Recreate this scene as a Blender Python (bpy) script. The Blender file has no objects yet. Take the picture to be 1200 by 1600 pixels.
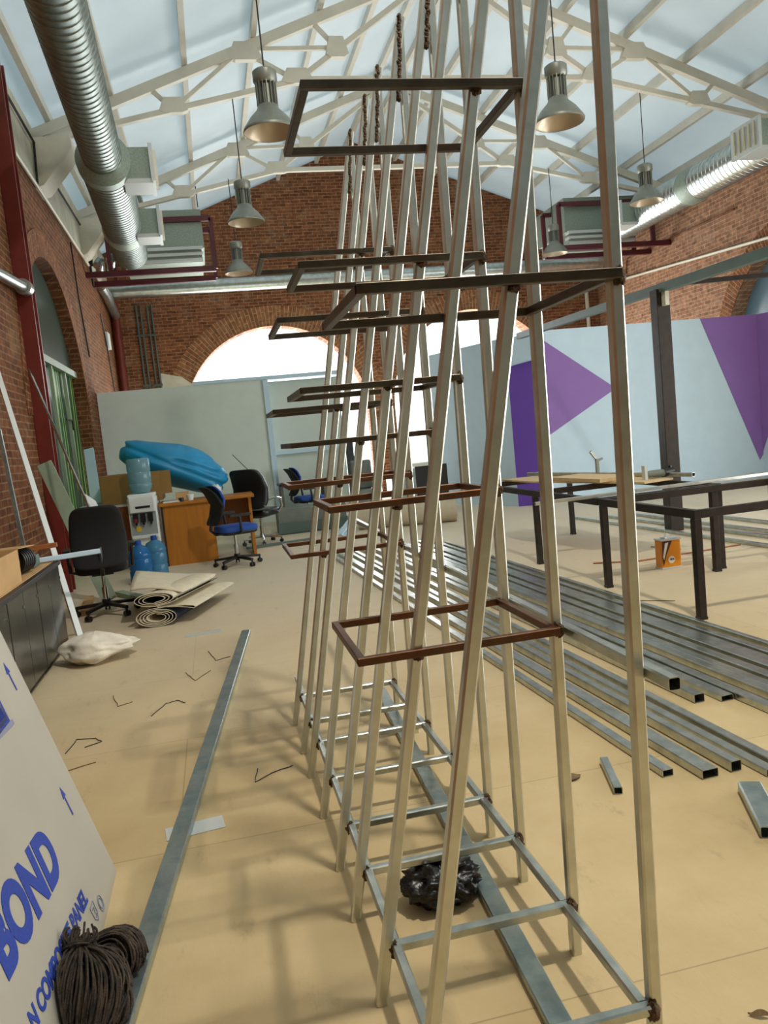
import bpy, bmesh, math, random
from mathutils import Vector, Matrix, noise
random.seed(7)
SC = bpy.context.scene
COL = SC.collection
PI = math.pi

# ------------------------------------------------------------------ helpers
def lin(h):
    h = h.lstrip('#')
    r = [int(h[i:i+2], 16)/255 for i in (0, 2, 4)]
    return tuple(c/12.92 if c <= .04045 else ((c+.055)/1.055)**2.4 for c in r) + (1,)

class MB:
    def __init__(s): s.v, s.f, s.m, s.uv = [], [], [], {}
    def add(s, vs, fs, mi=0, uvs=None):
        o = len(s.v); s.v += [tuple(p) for p in vs]
        for i, f in enumerate(fs):
            if uvs: s.uv[len(s.f)] = uvs[i]
            s.f.append(tuple(o+k for k in f)); s.m.append(mi)
    def box(s, c, d, rot=None, mi=0):
        c = Vector(c); hx, hy, hz = d[0]/2, d[1]/2, d[2]/2
        vs = [Vector((x, y, z)) for x in (-hx, hx) for y in (-hy, hy) for z in (-hz, hz)]
        if rot is not None: vs = [rot @ p for p in vs]
        s.add([p+c for p in vs], [(0,1,3,2),(4,6,7,5),(0,4,5,1),(2,3,7,6),(0,2,6,4),(1,5,7,3)], mi)
    def bb(s, x0, x1, y0, y1, z0, z1, mi=0):
        s.box(((x0+x1)/2, (y0+y1)/2, (z0+z1)/2), (abs(x1-x0), abs(y1-y0), abs(z1-z0)), None, mi)
    def frame(s, p0, p1, up):
        p0, p1 = Vector(p0), Vector(p1); d = (p1-p0).normalized(); up = Vector(up)
        if abs(d.dot(up)) > .98: up = Vector((0, 1, 0)) if abs(d.y) < .9 else Vector((1, 0, 0))
        x = d.cross(up).normalized(); u = x.cross(d).normalized()
        return p0, p1, d, x, u
    def bar(s, p0, p1, w, h, up=(0, 0, 1), mi=0):
        p0, p1, d, x, u = s.frame(p0, p1, up)
        vs = [p+x*a*w/2+u*b*h/2 for p in (p0, p1) for a, b in ((-1,-1),(1,-1),(1,1),(-1,1))]
        s.add(vs, [(0,1,2,3),(7,6,5,4),(0,4,5,1),(1,5,6,2),(2,6,7,3),(3,7,4,0)], mi)
    def tube(s, p0, p1, w, h, t=.003, up=(0, 0, 1), mi=0, r=.15):
        # rectangular hollow section, open ends, chamfered corners
        p0, p1, d, x, u = s.frame(p0, p1, up)
        c = min(w, h)*r
        def ring(p, w, h, c):
            pts = [(-w/2+c,-h/2),(w/2-c,-h/2),(w/2,-h/2+c),(w/2,h/2-c),(w/2-c,h/2),(-w/2+c,h/2),(-w/2,h/2-c),(-w/2,-h/2+c)]
            return [p+x*a+u*b for a, b in pts]
        c2 = max(c-t, .0005)
        vs = ring(p0, w, h, c)+ring(p1, w, h, c)+ring(p0, w-2*t, h-2*t, c2)+ring(p1, w-2*t, h-2*t, c2)
        fs = []
        for i in range(8):
            j = (i+1) % 8
            fs += [(i, 8+i, 8+j, j), (16+j, 24+j, 24+i, 16+i), (j, 16+j, 16+i, i), (8+i, 24+i, 24+j, 8+j)]
        s.add(vs, fs, mi)
    def cyl(s, p0, p1, r0, r1=None, n=16, mi=0, cap=True):
        r1 = r0 if r1 is None else r1
        p0, p1, d, x, u = s.frame(p0, p1, (0, 0, 1))
        vs = [p+(x*math.cos(a)+u*math.sin(a))*r for p, r in ((p0, r0), (p1, r1)) for a in [2*PI*i/n for i in range(n)]]
        fs = [(i, (i+1) % n, n+(i+1) % n, n+i) for i in range(n)]
        if cap: fs += [tuple(range(n-1, -1, -1)), tuple(range(n, 2*n))]
        s.add(vs, fs, mi)
    def lathe(s, prof, c=(0, 0, 0), axis=None, n=24, mi=0):
        c = Vector(c); M = Matrix.Identity(3)
        if axis is not None: M = Vector((0, 0, 1)).rotation_difference(Vector(axis)).to_matrix()
        vs = [c+M @ Vector((r*math.cos(2*PI*i/n), r*math.sin(2*PI*i/n), z)) for r, z in prof for i in range(n)]
        fs = [(k*n+i, k*n+(i+1) % n, (k+1)*n+(i+1) % n, (k+1)*n+i) for k in range(len(prof)-1) for i in range(n)]
        s.add(vs, fs, mi)
    def sweep(s, pts, r, n=8, mi=0, closed=False):
        pts = [Vector(p) for p in pts]; m = len(pts); vs = []; ref = None
        for i, p in enumerate(pts):
            a, b = (pts[(i-1) % m], pts[(i+1) % m]) if closed else (pts[max(i-1, 0)], pts[min(i+1, m-1)])
            d = (b-a).normalized()
            if ref is None: ref = d.orthogonal().normalized()
            ref = (ref-d*ref.dot(d))
            ref = ref.normalized() if ref.length > 1e-6 else d.orthogonal().normalized()
            y = d.cross(ref); rr = r[i] if isinstance(r, (list, tuple)) else r
            vs += [p+(ref*math.cos(2*PI*k/n)+y*math.sin(2*PI*k/n))*rr for k in range(n)]
        fs = [(i*n+k, i*n+(k+1) % n, ((i+1) % m)*n+(k+1) % n, ((i+1) % m)*n+k) for i in range(m if closed else m-1) for k in range(n)]
        if not closed: fs += [tuple(range(n-1, -1, -1)), tuple(range((m-1)*n, m*n))]
        s.add(vs, fs, mi)
    def prism(s, poly, e, mi=0):
        # poly: 3D points, e: extrusion vector
        poly = [Vector(p) for p in poly]; e = Vector(e); n = len(poly)
        s.add(poly+[p+e for p in poly], [tuple(range(n-1, -1, -1)), tuple(range(n, 2*n))]+[(i, (i+1) % n, n+(i+1) % n, n+i) for i in range(n)], mi)
    def blob(s, c, rad, amp=.15, freq=2., seed=0, nu=40, nv=24, fn=None, mi=0, sharp=False):
        c = Vector(c); vs = []
        for j in range(nv+1):
            th = PI*j/nv
            for i in range(nu):
                ph = 2*PI*i/nu
                d = Vector((math.sin(th)*math.cos(ph), math.sin(th)*math.sin(ph), math.cos(th)))
                q = d*freq+Vector((seed*7.3, seed*3.1, seed))
                k = noise.noise(q)+.5*noise.noise(q*2.3)
                if sharp: k = -abs(noise.noise(q))*1.6+.4*noise.noise(q*2.6)-.5*abs(noise.noise(q*4.1))
                p = Vector((d.x*rad[0], d.y*rad[1], d.z*rad[2]))*(1+amp*k)
                if fn: p = fn(p)
                vs.append(p+c)
        fs = [(j*nu+i, (j+1)*nu+i, (j+1)*nu+(i+1) % nu, j*nu+(i+1) % nu) for j in range(nv) for i in range(nu)]
        s.add(vs, fs, mi)
    def build(s, name, mats, parent=None, smooth=False, bevel=0., local=False):
        me = bpy.data.meshes.new(name)
        off = Vector((0, 0, 0))
        if parent is not None and not local:
            off = Vector(parent.location)
            if parent.parent is not None: off = Vector(parent.parent.location)
        me.from_pydata([tuple(Vector(p)-off) for p in s.v], [], s.f)
        for m in (mats if isinstance(mats, (list, tuple)) else [mats]): me.materials.append(m)
        for p, k in zip(me.polygons, s.m): p.material_index = k
        if s.uv:
            ul = me.uv_layers.new(name='UVMap')
            for p in me.polygons:
                if p.index in s.uv:
                    for li, uv in zip(p.loop_indices, s.uv[p.index]): ul.data[li].uv = uv
        bm = bmesh.new(); bm.from_mesh(me); bmesh.ops.recalc_face_normals(bm, faces=bm.faces); bm.to_mesh(me); bm.free()
        if smooth:
            for p in me.polygons: p.use_smooth = True
        o = bpy.data.objects.new(name, me); COL.objects.link(o)
        if bevel:
            b = o.modifiers.new('bevel', 'BEVEL'); b.width = bevel; b.segments = 2; b.limit_method = 'ANGLE'
        if smooth and smooth != 'all':
            try:
                me.set_sharp_from_angle(angle=math.radians(smooth if smooth is not True else 40))
            except Exception: pass
        if parent is not None: o.parent = parent
        return o

def tag(o, label=None, cat=None, group=None, kind=None):
    if label: o['label'] = label
    if cat: o['category'] = cat
    if group: o['group'] = group
    if kind: o['kind'] = kind
    return o
def thing(name, label, cat, loc=(0, 0, 0), rz=0., group=None):
    o = bpy.data.objects.new(name, None); COL.objects.link(o); o.location = loc; o.rotation_euler = (0, 0, rz); o.empty_display_size = .1
    return tag(o, label, cat, group)
def structure(o): o['kind'] = 'structure'; return o
def copy_tree(o, parent=None):
    c = o.copy(); COL.objects.link(c)
    if parent is not None: c.parent = parent
    for ch in list(o.children): copy_tree(ch, c)
    return c

# ------------------------------------------------------------------ materials
def mat(name, col, rough=.5, metal=0., var=.0, scale=6., col2=None, bump=0., bscale=None, spec=.5, stretch=None, sheen=0., coat=0.):
    m = bpy.data.materials.new(name); m.use_nodes = True
    nt = m.node_tree; N = nt.nodes; L = nt.links; b = N['Principled BSDF']
    b.inputs['Base Color'].default_value = lin(col); b.inputs['Roughness'].default_value = rough; b.inputs['Metallic'].default_value = metal
    b.inputs['Specular IOR Level'].default_value = spec; b.inputs['Coat Weight'].default_value = coat
    if sheen: b.inputs['Sheen Weight'].default_value = sheen
    if var or col2 or bump:
        tc = N.new('ShaderNodeTexCoord'); mp = N.new('ShaderNodeMapping'); L.new(tc.outputs['Object'], mp.inputs[0])
        if stretch: mp.inputs['Scale'].default_value = stretch
        nz = N.new('ShaderNodeTexNoise'); nz.inputs['Scale'].default_value = scale; nz.inputs['Detail'].default_value = 6; nz.inputs['Roughness'].default_value = .6
        L.new(mp.outputs[0], nz.inputs[0])
        if var or col2:
            r = N.new('ShaderNodeValToRGB'); L.new(nz.outputs[0], r.inputs[0])
            a = lin(col); c = lin(col2) if col2 else tuple(min(1, x*(1+var)) for x in a[:3])+(1,)
            a2 = a if col2 else tuple(x*(1-var) for x in a[:3])+(1,)
            r.color_ramp.elements[0].position = .35; r.color_ramp.elements[1].position = .65
            r.color_ramp.elements[0].color = a2; r.color_ramp.elements[1].color = c
            L.new(r.outputs[0], b.inputs['Base Color'])
        if bump:
            bp = N.new('ShaderNodeBump'); bp.inputs['Strength'].default_value = bump; bp.inputs['Distance'].default_value = .01
            if bscale:
                n2 = N.new('ShaderNodeTexNoise'); n2.inputs['Scale'].default_value = bscale; n2.inputs['Detail'].default_value = 5; L.new(mp.outputs[0], n2.inputs[0]); L.new(n2.outputs[0], bp.inputs['Height'])
            else: L.new(nz.outputs[0], bp.inputs['Height'])
            L.new(bp.outputs[0], b.inputs['Normal'])
    return m

def brick(name, a, b_, mortar, mode, pale=None, pale_amt=.55, w=.235, h=.078, ms=.009, rough=.9):
    m = bpy.data.materials.new(name); m.use_nodes = True
    nt = m.node_tree; N = nt.nodes; L = nt.links; bs = N['Principled BSDF']; bs.inputs['Roughness'].default_value = rough; bs.inputs['Specular IOR Level'].default_value = .2
    tc = N.new('ShaderNodeTexCoord'); sp = N.new('ShaderNodeSeparateXYZ'); cb = N.new('ShaderNodeCombineXYZ')
    if mode == 'uv':
        L.new(tc.outputs['UV'], sp.inputs[0]); L.new(sp.outputs[0], cb.inputs[0]); L.new(sp.outputs[1], cb.inputs[1])
    else:
        L.new(tc.outputs['Object'], sp.inputs[0]); ax = N.new('ShaderNodeMath'); ax.operation = 'ADD'; L.new(sp.outputs[0], ax.inputs[0]); L.new(sp.outputs[1], ax.inputs[1]); L.new(ax.outputs[0], cb.inputs[0]); L.new(sp.outputs[2], cb.inputs[1])
    # slight wobble of the courses
    nzw = N.new('ShaderNodeTexNoise'); nzw.inputs['Scale'].default_value = 2.5; L.new(cb.outputs[0], nzw.inputs[0])
    vm = N.new('ShaderNodeVectorMath'); vm.operation = 'SCALE'; vm.inputs['Scale'].default_value = .02; L.new(nzw.outputs['Color'], vm.inputs[0])
    va = N.new('ShaderNodeVectorMath'); va.operation = 'ADD'; L.new(cb.outputs[0], va.inputs[0]); L.new(vm.outputs[0], va.inputs[1])
    bt = N.new('ShaderNodeTexBrick'); L.new(va.outputs[0], bt.inputs['Vector'])
    bt.inputs['Scale'].default_value = 1; bt.inputs['Brick Width'].default_value = w; bt.inputs['Row Height'].default_value = h
    bt.inputs['Mortar Size'].default_value = ms; bt.inputs['Mortar Smooth'].default_value = .3; bt.inputs['Bias'].default_value = 0.
    bt.inputs['Color1'].default_value = lin(a); bt.inputs['Color2'].default_value = lin(b_); bt.inputs['Mortar'].default_value = lin(mortar)
    nz = N.new('ShaderNodeTexNoise'); nz.inputs['Scale'].default_value = 9; nz.inputs['Detail'].default_value = 7; L.new(cb.outputs[0], nz.inputs[0])
    mx = N.new('ShaderNodeMix'); mx.data_type = 'RGBA'; mx.blend_type = 'OVERLAY'; mx.inputs[0].default_value = .85
    L.new(bt.outputs[0], mx.inputs[6]); L.new(nz.outputs[0], mx.inputs[7])
    out = mx.outputs[2]
    n3 = N.new('ShaderNodeTexNoise'); n3.inputs['Scale'].default_value = 1.1; n3.inputs['Detail'].default_value = 9; n3.inputs['Roughness'].default_value = .72; L.new(cb.outputs[0], n3.inputs[0])
    r = N.new('ShaderNodeValToRGB'); r.color_ramp.elements[0].position = .53; r.color_ramp.elements[1].position = .70
    r.color_ramp.elements[1].color = (pale_amt,)*3+(1,); L.new(n3.outputs[0], r.inputs[0])
    m2 = N.new('ShaderNodeMix'); m2.data_type = 'RGBA'; m2.inputs[7].default_value = lin(pale or mortar)
    L.new(r.outputs[0], m2.inputs[0]); L.new(out, m2.inputs[6]); L.new(m2.outputs[2], bs.inputs['Base Color'])
    bp = N.new('ShaderNodeBump'); bp.inputs['Strength'].default_value = .6; bp.inputs['Distance'].default_value = .012; bp.invert = True
    ad = N.new('ShaderNodeMath'); ad.operation = 'MULTIPLY_ADD'; ad.inputs[1].default_value = .5; L.new(nz.outputs[0], ad.inputs[0]); L.new(bt.outputs['Fac'], ad.inputs[2])
    L.new(ad.outputs[0], bp.inputs['Height']); L.new(bp.outputs[0], bs.inputs['Normal'])
    return m

def floor_mat():
    m = bpy.data.materials.new('floor_boards'); m.use_nodes = True
    nt = m.node_tree; N = nt.nodes; L = nt.links; bs = N['Principled BSDF']; bs.inputs['Roughness'].default_value = .62; bs.inputs['Specular IOR Level'].default_value = .35
    tc = N.new('ShaderNodeTexCoord'); sp = N.new('ShaderNodeMapping'); L.new(tc.outputs['Object'], sp.inputs[0]); sp.inputs['Location'].default_value = (.3, .61, 0)
    bt = N.new('ShaderNodeTexBrick'); bt.offset = .5; L.new(sp.outputs[0], bt.inputs['Vector'])
    bt.inputs['Scale'].default_value = 1; bt.inputs['Brick Width'].default_value = 2.44; bt.inputs['Row Height'].default_value = 1.22
    bt.inputs['Mortar Size'].default_value = .0035; bt.inputs['Mortar Smooth'].default_value = .6
    bt.inputs['Color1'].default_value = lin('#bda679'); bt.inputs['Color2'].default_value = lin('#c2ac82'); bt.inputs['Mortar'].default_value = lin('#7e6a4a')
    nz = N.new('ShaderNodeTexNoise'); nz.inputs['Scale'].default_value = 1.4; nz.inputs['Detail'].default_value = 9; nz.inputs['Roughness'].default_value = .65; L.new(tc.outputs['Object'], nz.inputs[0])
    r = N.new('ShaderNodeValToRGB'); r.color_ramp.elements[0].position = .3; r.color_ramp.elements[1].position = .7
    r.color_ramp.elements[0].color = lin('#a58e62'); r.color_ramp.elements[1].color = lin('#cfba90'); L.new(nz.outputs[0], r.inputs[0])
    mx = N.new('ShaderNodeMix'); mx.data_type = 'RGBA'; mx.inputs[0].default_value = .5; L.new(bt.outputs[0], mx.inputs[6]); L.new(r.outputs[0], mx.inputs[7])
    # pale dust further in, made paler still to offset weak light there
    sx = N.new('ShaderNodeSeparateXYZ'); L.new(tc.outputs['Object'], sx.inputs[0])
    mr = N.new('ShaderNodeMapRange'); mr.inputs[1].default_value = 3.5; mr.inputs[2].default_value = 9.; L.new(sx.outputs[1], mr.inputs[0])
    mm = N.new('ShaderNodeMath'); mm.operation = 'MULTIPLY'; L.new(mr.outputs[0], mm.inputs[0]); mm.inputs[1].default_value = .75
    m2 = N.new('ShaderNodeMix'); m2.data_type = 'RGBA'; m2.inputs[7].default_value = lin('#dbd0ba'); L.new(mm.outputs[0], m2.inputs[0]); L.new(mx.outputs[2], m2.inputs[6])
    # dark scuffs and dirt specks
    n2 = N.new('ShaderNodeTexNoise'); n2.inputs['Scale'].default_value = 5; n2.inputs['Detail'].default_value = 10; n2.inputs['Roughness'].default_value = .75
    mp2 = N.new('ShaderNodeMapping'); mp2.inputs['Scale'].default_value = (1.4, .55, 1); L.new(tc.outputs['Object'], mp2.inputs[0]); L.new(mp2.outputs[0], n2.inputs[0])
    r2 = N.new('ShaderNodeValToRGB'); r2.color_ramp.elements[0].position = .58; r2.color_ramp.elements[1].position = .8; r2.color_ramp.elements[1].color = (.55, .55, .55, 1); L.new(n2.outputs[0], r2.inputs[0])
    m3 = N.new('ShaderNodeMix'); m3.data_type = 'RGBA'; m3.inputs[7].default_value = lin('#6d5a3c'); L.new(r2.outputs[0], m3.inputs[0]); L.new(m2.outputs[2], m3.inputs[6])
    L.new(m3.outputs[2], bs.inputs['Base Color'])
    bp = N.new('ShaderNodeBump'); bp.inputs['Strength'].default_value = .25; bp.inputs['Distance'].default_value = .01; L.new(n2.outputs[0], bp.inputs['Height']); L.new(bp.outputs[0], bs.inputs['Normal'])
    return m

def steel(name, col, col2, rough=.3, metal=.9, scale=14., stretch=(1, 1, 1), rust=None, rust_amt=.0):
    m = mat(name, col, rough, metal, col2=col2, scale=scale, stretch=stretch, bump=.08, bscale=60)
    nt = m.node_tree; N = nt.nodes; L = nt.links; b = N['Principled BSDF']
    if rust:
        tc = N.new('ShaderNodeTexCoord'); nz = N.new('ShaderNodeTexNoise'); nz.inputs['Scale'].default_value = 7; nz.inputs['Detail'].default_value = 8; L.new(tc.outputs['Object'], nz.inputs[0])
        r = N.new('ShaderNodeValToRGB'); r.color_ramp.elements[0].position = .5; r.color_ramp.elements[1].position = .7; r.color_ramp.elements[1].color = (rust_amt,)*3+(1,); L.new(nz.outputs[0], r.inputs[0])
        old = b.inputs['Base Color'].links[0].from_socket
        mx = N.new('ShaderNodeMix'); mx.data_type = 'RGBA'; mx.inputs[7].default_value = lin(rust); L.new(r.outputs[0], mx.inputs[0]); L.new(old, mx.inputs[6]); L.new(mx.outputs[2], b.inputs['Base Color'])
    return m

def pane_mat(name, tint='#ffffff', gloss=.06):
    m = bpy.data.materials.new(name); m.use_nodes = True; nt = m.node_tree; N = nt.nodes; L = nt.links
    for n in list(N): N.remove(n)
    o = N.new('ShaderNodeOutputMaterial'); t = N.new('ShaderNodeBsdfTransparent'); t.inputs[0].default_value = lin(tint)
    g = N.new('ShaderNodeBsdfGlossy'); g.inputs['Roughness'].default_value = .05; mx = N.new('ShaderNodeMixShader'); mx.inputs[0].default_value = gloss
    L.new(t.outputs[0], mx.inputs[1]); L.new(g.outputs[0], mx.inputs[2]); L.new(mx.outputs[0], o.inputs[0])
    return m

def frosted_mat(name, base, streak):
    # frosted glass with a pattern of long upright leaves
    m = bpy.data.materials.new(name); m.use_nodes = True; nt = m.node_tree; N = nt.nodes; L = nt.links
    for n in list(N): N.remove(n)
    o = N.new('ShaderNodeOutputMaterial'); tl = N.new('ShaderNodeBsdfTranslucent'); df = N.new('ShaderNodeBsdfPrincipled'); df.inputs['Roughness'].default_value = .2
    mx = N.new('ShaderNodeMixShader'); mx.inputs[0].default_value = .4
    if streak:
        tc = N.new('ShaderNodeTexCoord'); mp = N.new('ShaderNodeMapping'); mp.inputs['Scale'].default_value = (1, 1, .12); mp.inputs['Rotation'].default_value = (.12, 0, 0); L.new(tc.outputs['Object'], mp.inputs[0])
        w = N.new('ShaderNodeTexWave'); w.bands_direction = 'Y'; w.inputs['Scale'].default_value = 1.1; w.inputs['Distortion'].default_value = 9; w.inputs['Detail'].default_value = 2; w.inputs['Detail Scale'].default_value = 1.6; L.new(mp.outputs[0], w.inputs[0])
        r = N.new('ShaderNodeValToRGB'); r.color_ramp.elements[0].position = .72; r.color_ramp.elements[1].position = .9
        r.color_ramp.elements[0].color = lin(base); r.color_ramp.elements[1].color = lin(streak); L.new(w.outputs[0], r.inputs[0])
        L.new(r.outputs[0], tl.inputs[0]); L.new(r.outputs[0], df.inputs['Base Color'])
    else:
        tl.inputs[0].default_value = lin(base); df.inputs['Base Color'].default_value = lin(base)
    L.new(df.outputs[0], mx.inputs[1]); L.new(tl.outputs[0], mx.inputs[2]); L.new(mx.outputs[0], o.inputs[0])
    return m

M = {}
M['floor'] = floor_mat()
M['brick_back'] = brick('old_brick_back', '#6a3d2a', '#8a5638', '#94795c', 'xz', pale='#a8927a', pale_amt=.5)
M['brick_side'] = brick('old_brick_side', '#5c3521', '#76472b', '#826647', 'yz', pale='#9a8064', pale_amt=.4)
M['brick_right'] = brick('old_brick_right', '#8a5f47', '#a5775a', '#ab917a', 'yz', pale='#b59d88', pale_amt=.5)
M['brick_arch'] = brick('arch_brick', '#80543a', '#966645', '#ab9070', 'uv', pale='#b39a7c', pale_amt=.4, w=.36, h=.085)
M['brick_arch_side'] = brick('side_arch_brick', '#6a3c25', '#865233', '#947858', 'uv', pale='#a1866a', pale_amt=.35, w=.3, h=.08)
M['plaster'] = mat('pale_plaster', '#c9c6b4', .85, var=.12, scale=3, bump=.3, bscale=14)
M['ceiling'] = mat('white_ceiling_sheet', '#d9e0e1', .7, var=.03, scale=2)
nt = M['ceiling'].node_tree; tl = nt.nodes.new('ShaderNodeBsdfTranslucent'); tl.inputs[0].default_value = lin('#e6eef4'); mxs = nt.nodes.new('ShaderNodeMixShader'); mxs.inputs[0].default_value = .3
nt.links.new(nt.nodes['Principled BSDF'].outputs[0], mxs.inputs[1]); nt.links.new(tl.outputs[0], mxs.inputs[2]); nt.links.new(mxs.outputs[0], nt.nodes['Material Output'].inputs[0])
M['cream'] = mat('cream_paint', '#d8d2bf', .5, var=.05, scale=5)
M['truss'] = mat('truss_cream_paint', '#d6d1c2', .5, var=.05, scale=4)
M['purlin'] = mat('purlin_paint', '#d3d0c4', .6, var=.04)
M['white_board'] = mat('white_board', '#c3dbea', .6, var=.03, scale=3)
M['white_board_warm'] = mat('grey_white_board', '#d0dcd3', .6, var=.03, scale=3)
M['purple'] = mat('purple_paint', '#8762ac', .55, var=.03, scale=3)
M['purple_dark'] = mat('deep_purple_paint', '#5c3a9c', .55, var=.03, scale=3)
M['red'] = mat('oxide_red_paint', '#6a2318', .45, var=.15, scale=5)
M['maroon'] = mat('maroon_paint', '#551a24', .45, var=.12, scale=5)
M['galv'] = steel('galvanised_duct', '#aab2b0', '#c6cdcb', .28, .9, 9)
M['galv_shaded'] = steel('shaded_spiral_duct', '#737d78', '#8d9791', .38, .85, 9)  # left duct's weaker light painted in as a darker base colour
M['galv_dull'] = mat('dull_galvanised_sheet', '#93a094', .5, .35, var=.15, scale=40)
M['pale_metal'] = mat('pale_metal_flange', '#cdd2d0', .45, .3)
M['lamp_body'] = mat('lamp_grey_metal', '#8f9289', .45, .6, var=.08)
M['lamp_in'] = mat('lamp_reflector', '#c9b9a2', .35, .35)  # warm floor reflection inside the shade is put into this colour
M['wire'] = mat('dark_cable', '#1d1d1d', .6)
M['wire_grey'] = mat('grey_conduit', '#5d6660', .5, .5)
M['tube'] = steel('raw_steel_tube', '#cccdc2', '#dcddd4', .32, .95, 10, rust='#7d6b48', rust_amt=.12)
M['tube_blue'] = steel('mill_steel_tube', '#aeb5b0', '#ccd0ca', .28, .92, 12, rust='#5f5a48', rust_amt=.2)
M['shelf'] = steel('dark_mill_steel', '#4a4238', '#5c5347', .38, .85, 12, rust='#5a3820', rust_amt=.5)
M['shelf_rusty'] = steel('rusty_mill_steel', '#5d4230', '#6b4a33', .45, .75, 12, rust='#6a3a1e', rust_amt=.6)
M['weld'] = mat('burnt_weld', '#33291f', .6, .6, col2='#6b5238', scale=60, bump=1., bscale=140)
M['flat_tube'] = steel('blue_grey_flat_tube', '#8d9d9e', '#b0bab4', .33, .85, 14, rust='#7a6a4c', rust_amt=.2)
M['black_steel'] = mat('black_primer_steel', '#231d19', .5, .4, col2='#33271f', scale=12)
M['black_paint'] = mat('black_laminate', '#232320', .28, 0, col2='#3a3933', scale=8, coat=.2)
M['black_plastic'] = mat('black_plastic', '#131415', .4)
M['black_fabric'] = mat('black_fabric', '#101113', .85, var=.2, scale=80)
M['black_leather'] = mat('black_leather', '#15191a', .38, var=.15, scale=10)
M['blue_fabric'] = mat('blue_fabric', '#1d4a9a', .8, var=.12, scale=60)
M['chrome'] = mat('chrome', '#c3c6c4', .15, 1.)
M['desk'] = mat('orange_wood_laminate', '#b0701f', .42, col2='#a2651b', scale=4, stretch=(6, 6, .6))
M['desk_edge'] = mat('dark_edge', '#231a18', .5)
M['card'] = mat('cardboard', '#8c6a36', .8, var=.06, scale=5)
M['card_pale'] = mat('pale_cardboard', '#c09a68', .8, var=.08, scale=5)
M['plank'] = mat('orange_plank', '#a4602c', .6, col2='#8f5124', scale=5, stretch=(1, 8, 8))
M['ply'] = mat('pale_plywood', '#d8bf93', .6, col2='#cbae7e', scale=6, stretch=(1, 6, 1))
M['tarp'] = mat('blue_nylon', '#1687b8', .42, var=.1, scale=3, bump=.25, bscale=9)
M['white_plastic'] = mat('white_plastic', '#dfe5e4', .35)
M['grey_plastic'] = mat('grey_plastic', '#9ba3a4', .4)
M['yellow'] = mat('yellow_sticker', '#d9b52a', .5)
M['dark_red'] = mat('red_tap', '#7d2430', .4)
M['carpet_top'] = mat('beige_carpet_backing', '#d2c7ad', .9, var=.08, scale=12)
M['carpet_low'] = mat('navy_carpet_pile', '#1a1f33', .95, var=.2, scale=40)
M['sack'] = mat('white_woven_sack', '#ddd4c3', .8, var=.08, scale=8, bump=.4, bscale=30)
M['panel'] = mat('film_wrapped_panel', '#aaa598', .5, var=.025, scale=4)
M['ink'] = mat('blue_ink', '#1a348c', .7, col2='#2440a0', scale=120)
M['ink_grey'] = mat('grey_ink', '#8387a0', .6)
M['rope'] = mat('dark_rope', '#1c1813', .75, col2='#4a3b2c', scale=30, bump=.6, bscale=220)
M['black_bag'] = mat('black_polythene', '#0f0e0d', .33, var=.3, scale=9, bump=.7, bscale=26)
M['can'] = mat('orange_tin', '#e08a0e', .35)
M['can_brown'] = mat('brown_print', '#4a1d16', .4)
M['can_white'] = mat('white_print', '#e8e2d6', .4)
M['leaf'] = mat('dry_leaf', '#6d5432', .8, var=.2, scale=20)
M['lime'] = mat('yellow_strap', '#cfc628', .5)
M['roll'] = mat('pale_carpet_roll', '#b8ad94', .85, var=.06, scale=10)
M['grey_cloth'] = mat('grey_bench', '#6f756c', .7, var=.1, scale=6)
M['teal'] = mat('grey_green_board', '#53665f', .5, var=.08)
M['green_board'] = mat('green_grey_board', '#8d9d86', .55, var=.08, scale=4)
M['paper'] = mat('white_paper', '#d8dad4', .7)
M['dark_wood'] = mat('reddish_wood', '#8a4a1e', .45, col2='#7a4019', scale=4, stretch=(6, 6, .6))
M['pane'] = pane_mat('clear_pane')
M['frost'] = frosted_mat('frosted_fanlight', '#5d7065', None)
M['glass_reflection'] = frosted_mat('arch_glass_reflection', '#73858c', None)  # grey-blue reflection on the right arch glass, painted as its colour
M['frost_leaf'] = frosted_mat('frosted_leaf_glass', '#4f6b5c', '#b4d284')
m_ = bpy.data.materials.new('tinted_bottle'); m_.use_nodes = True
def bottle_mat(name, col, alpha):
    m = bpy.data.materials.new(name); m.use_nodes = True; nt = m.node_tree; N = nt.nodes; L = nt.links
    b = N['Principled BSDF']; b.inputs['Base Color'].default_value = lin(col); b.inputs['Roughness'].default_value = .12
    o = N['Material Output']; t = N.new('ShaderNodeBsdfTransparent'); t.inputs[0].default_value = lin(col)
    mx = N.new('ShaderNodeMixShader'); mx.inputs[0].default_value = alpha
    L.new(t.outputs[0], mx.inputs[1]); L.new(b.outputs[0], mx.inputs[2]); L.new(mx.outputs[0], o.inputs[0])
    return m
bpy.data.materials.remove(m_)
M['bottle'] = bottle_mat('pale_blue_bottle', '#9cc6d2', .45)
M['bottle_blue'] = bottle_mat('deep_blue_bottle', '#2c79b8', .6)
M['bottle_mid'] = bottle_mat('mid_blue_bottle', '#5f9fc4', .5)

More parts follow.
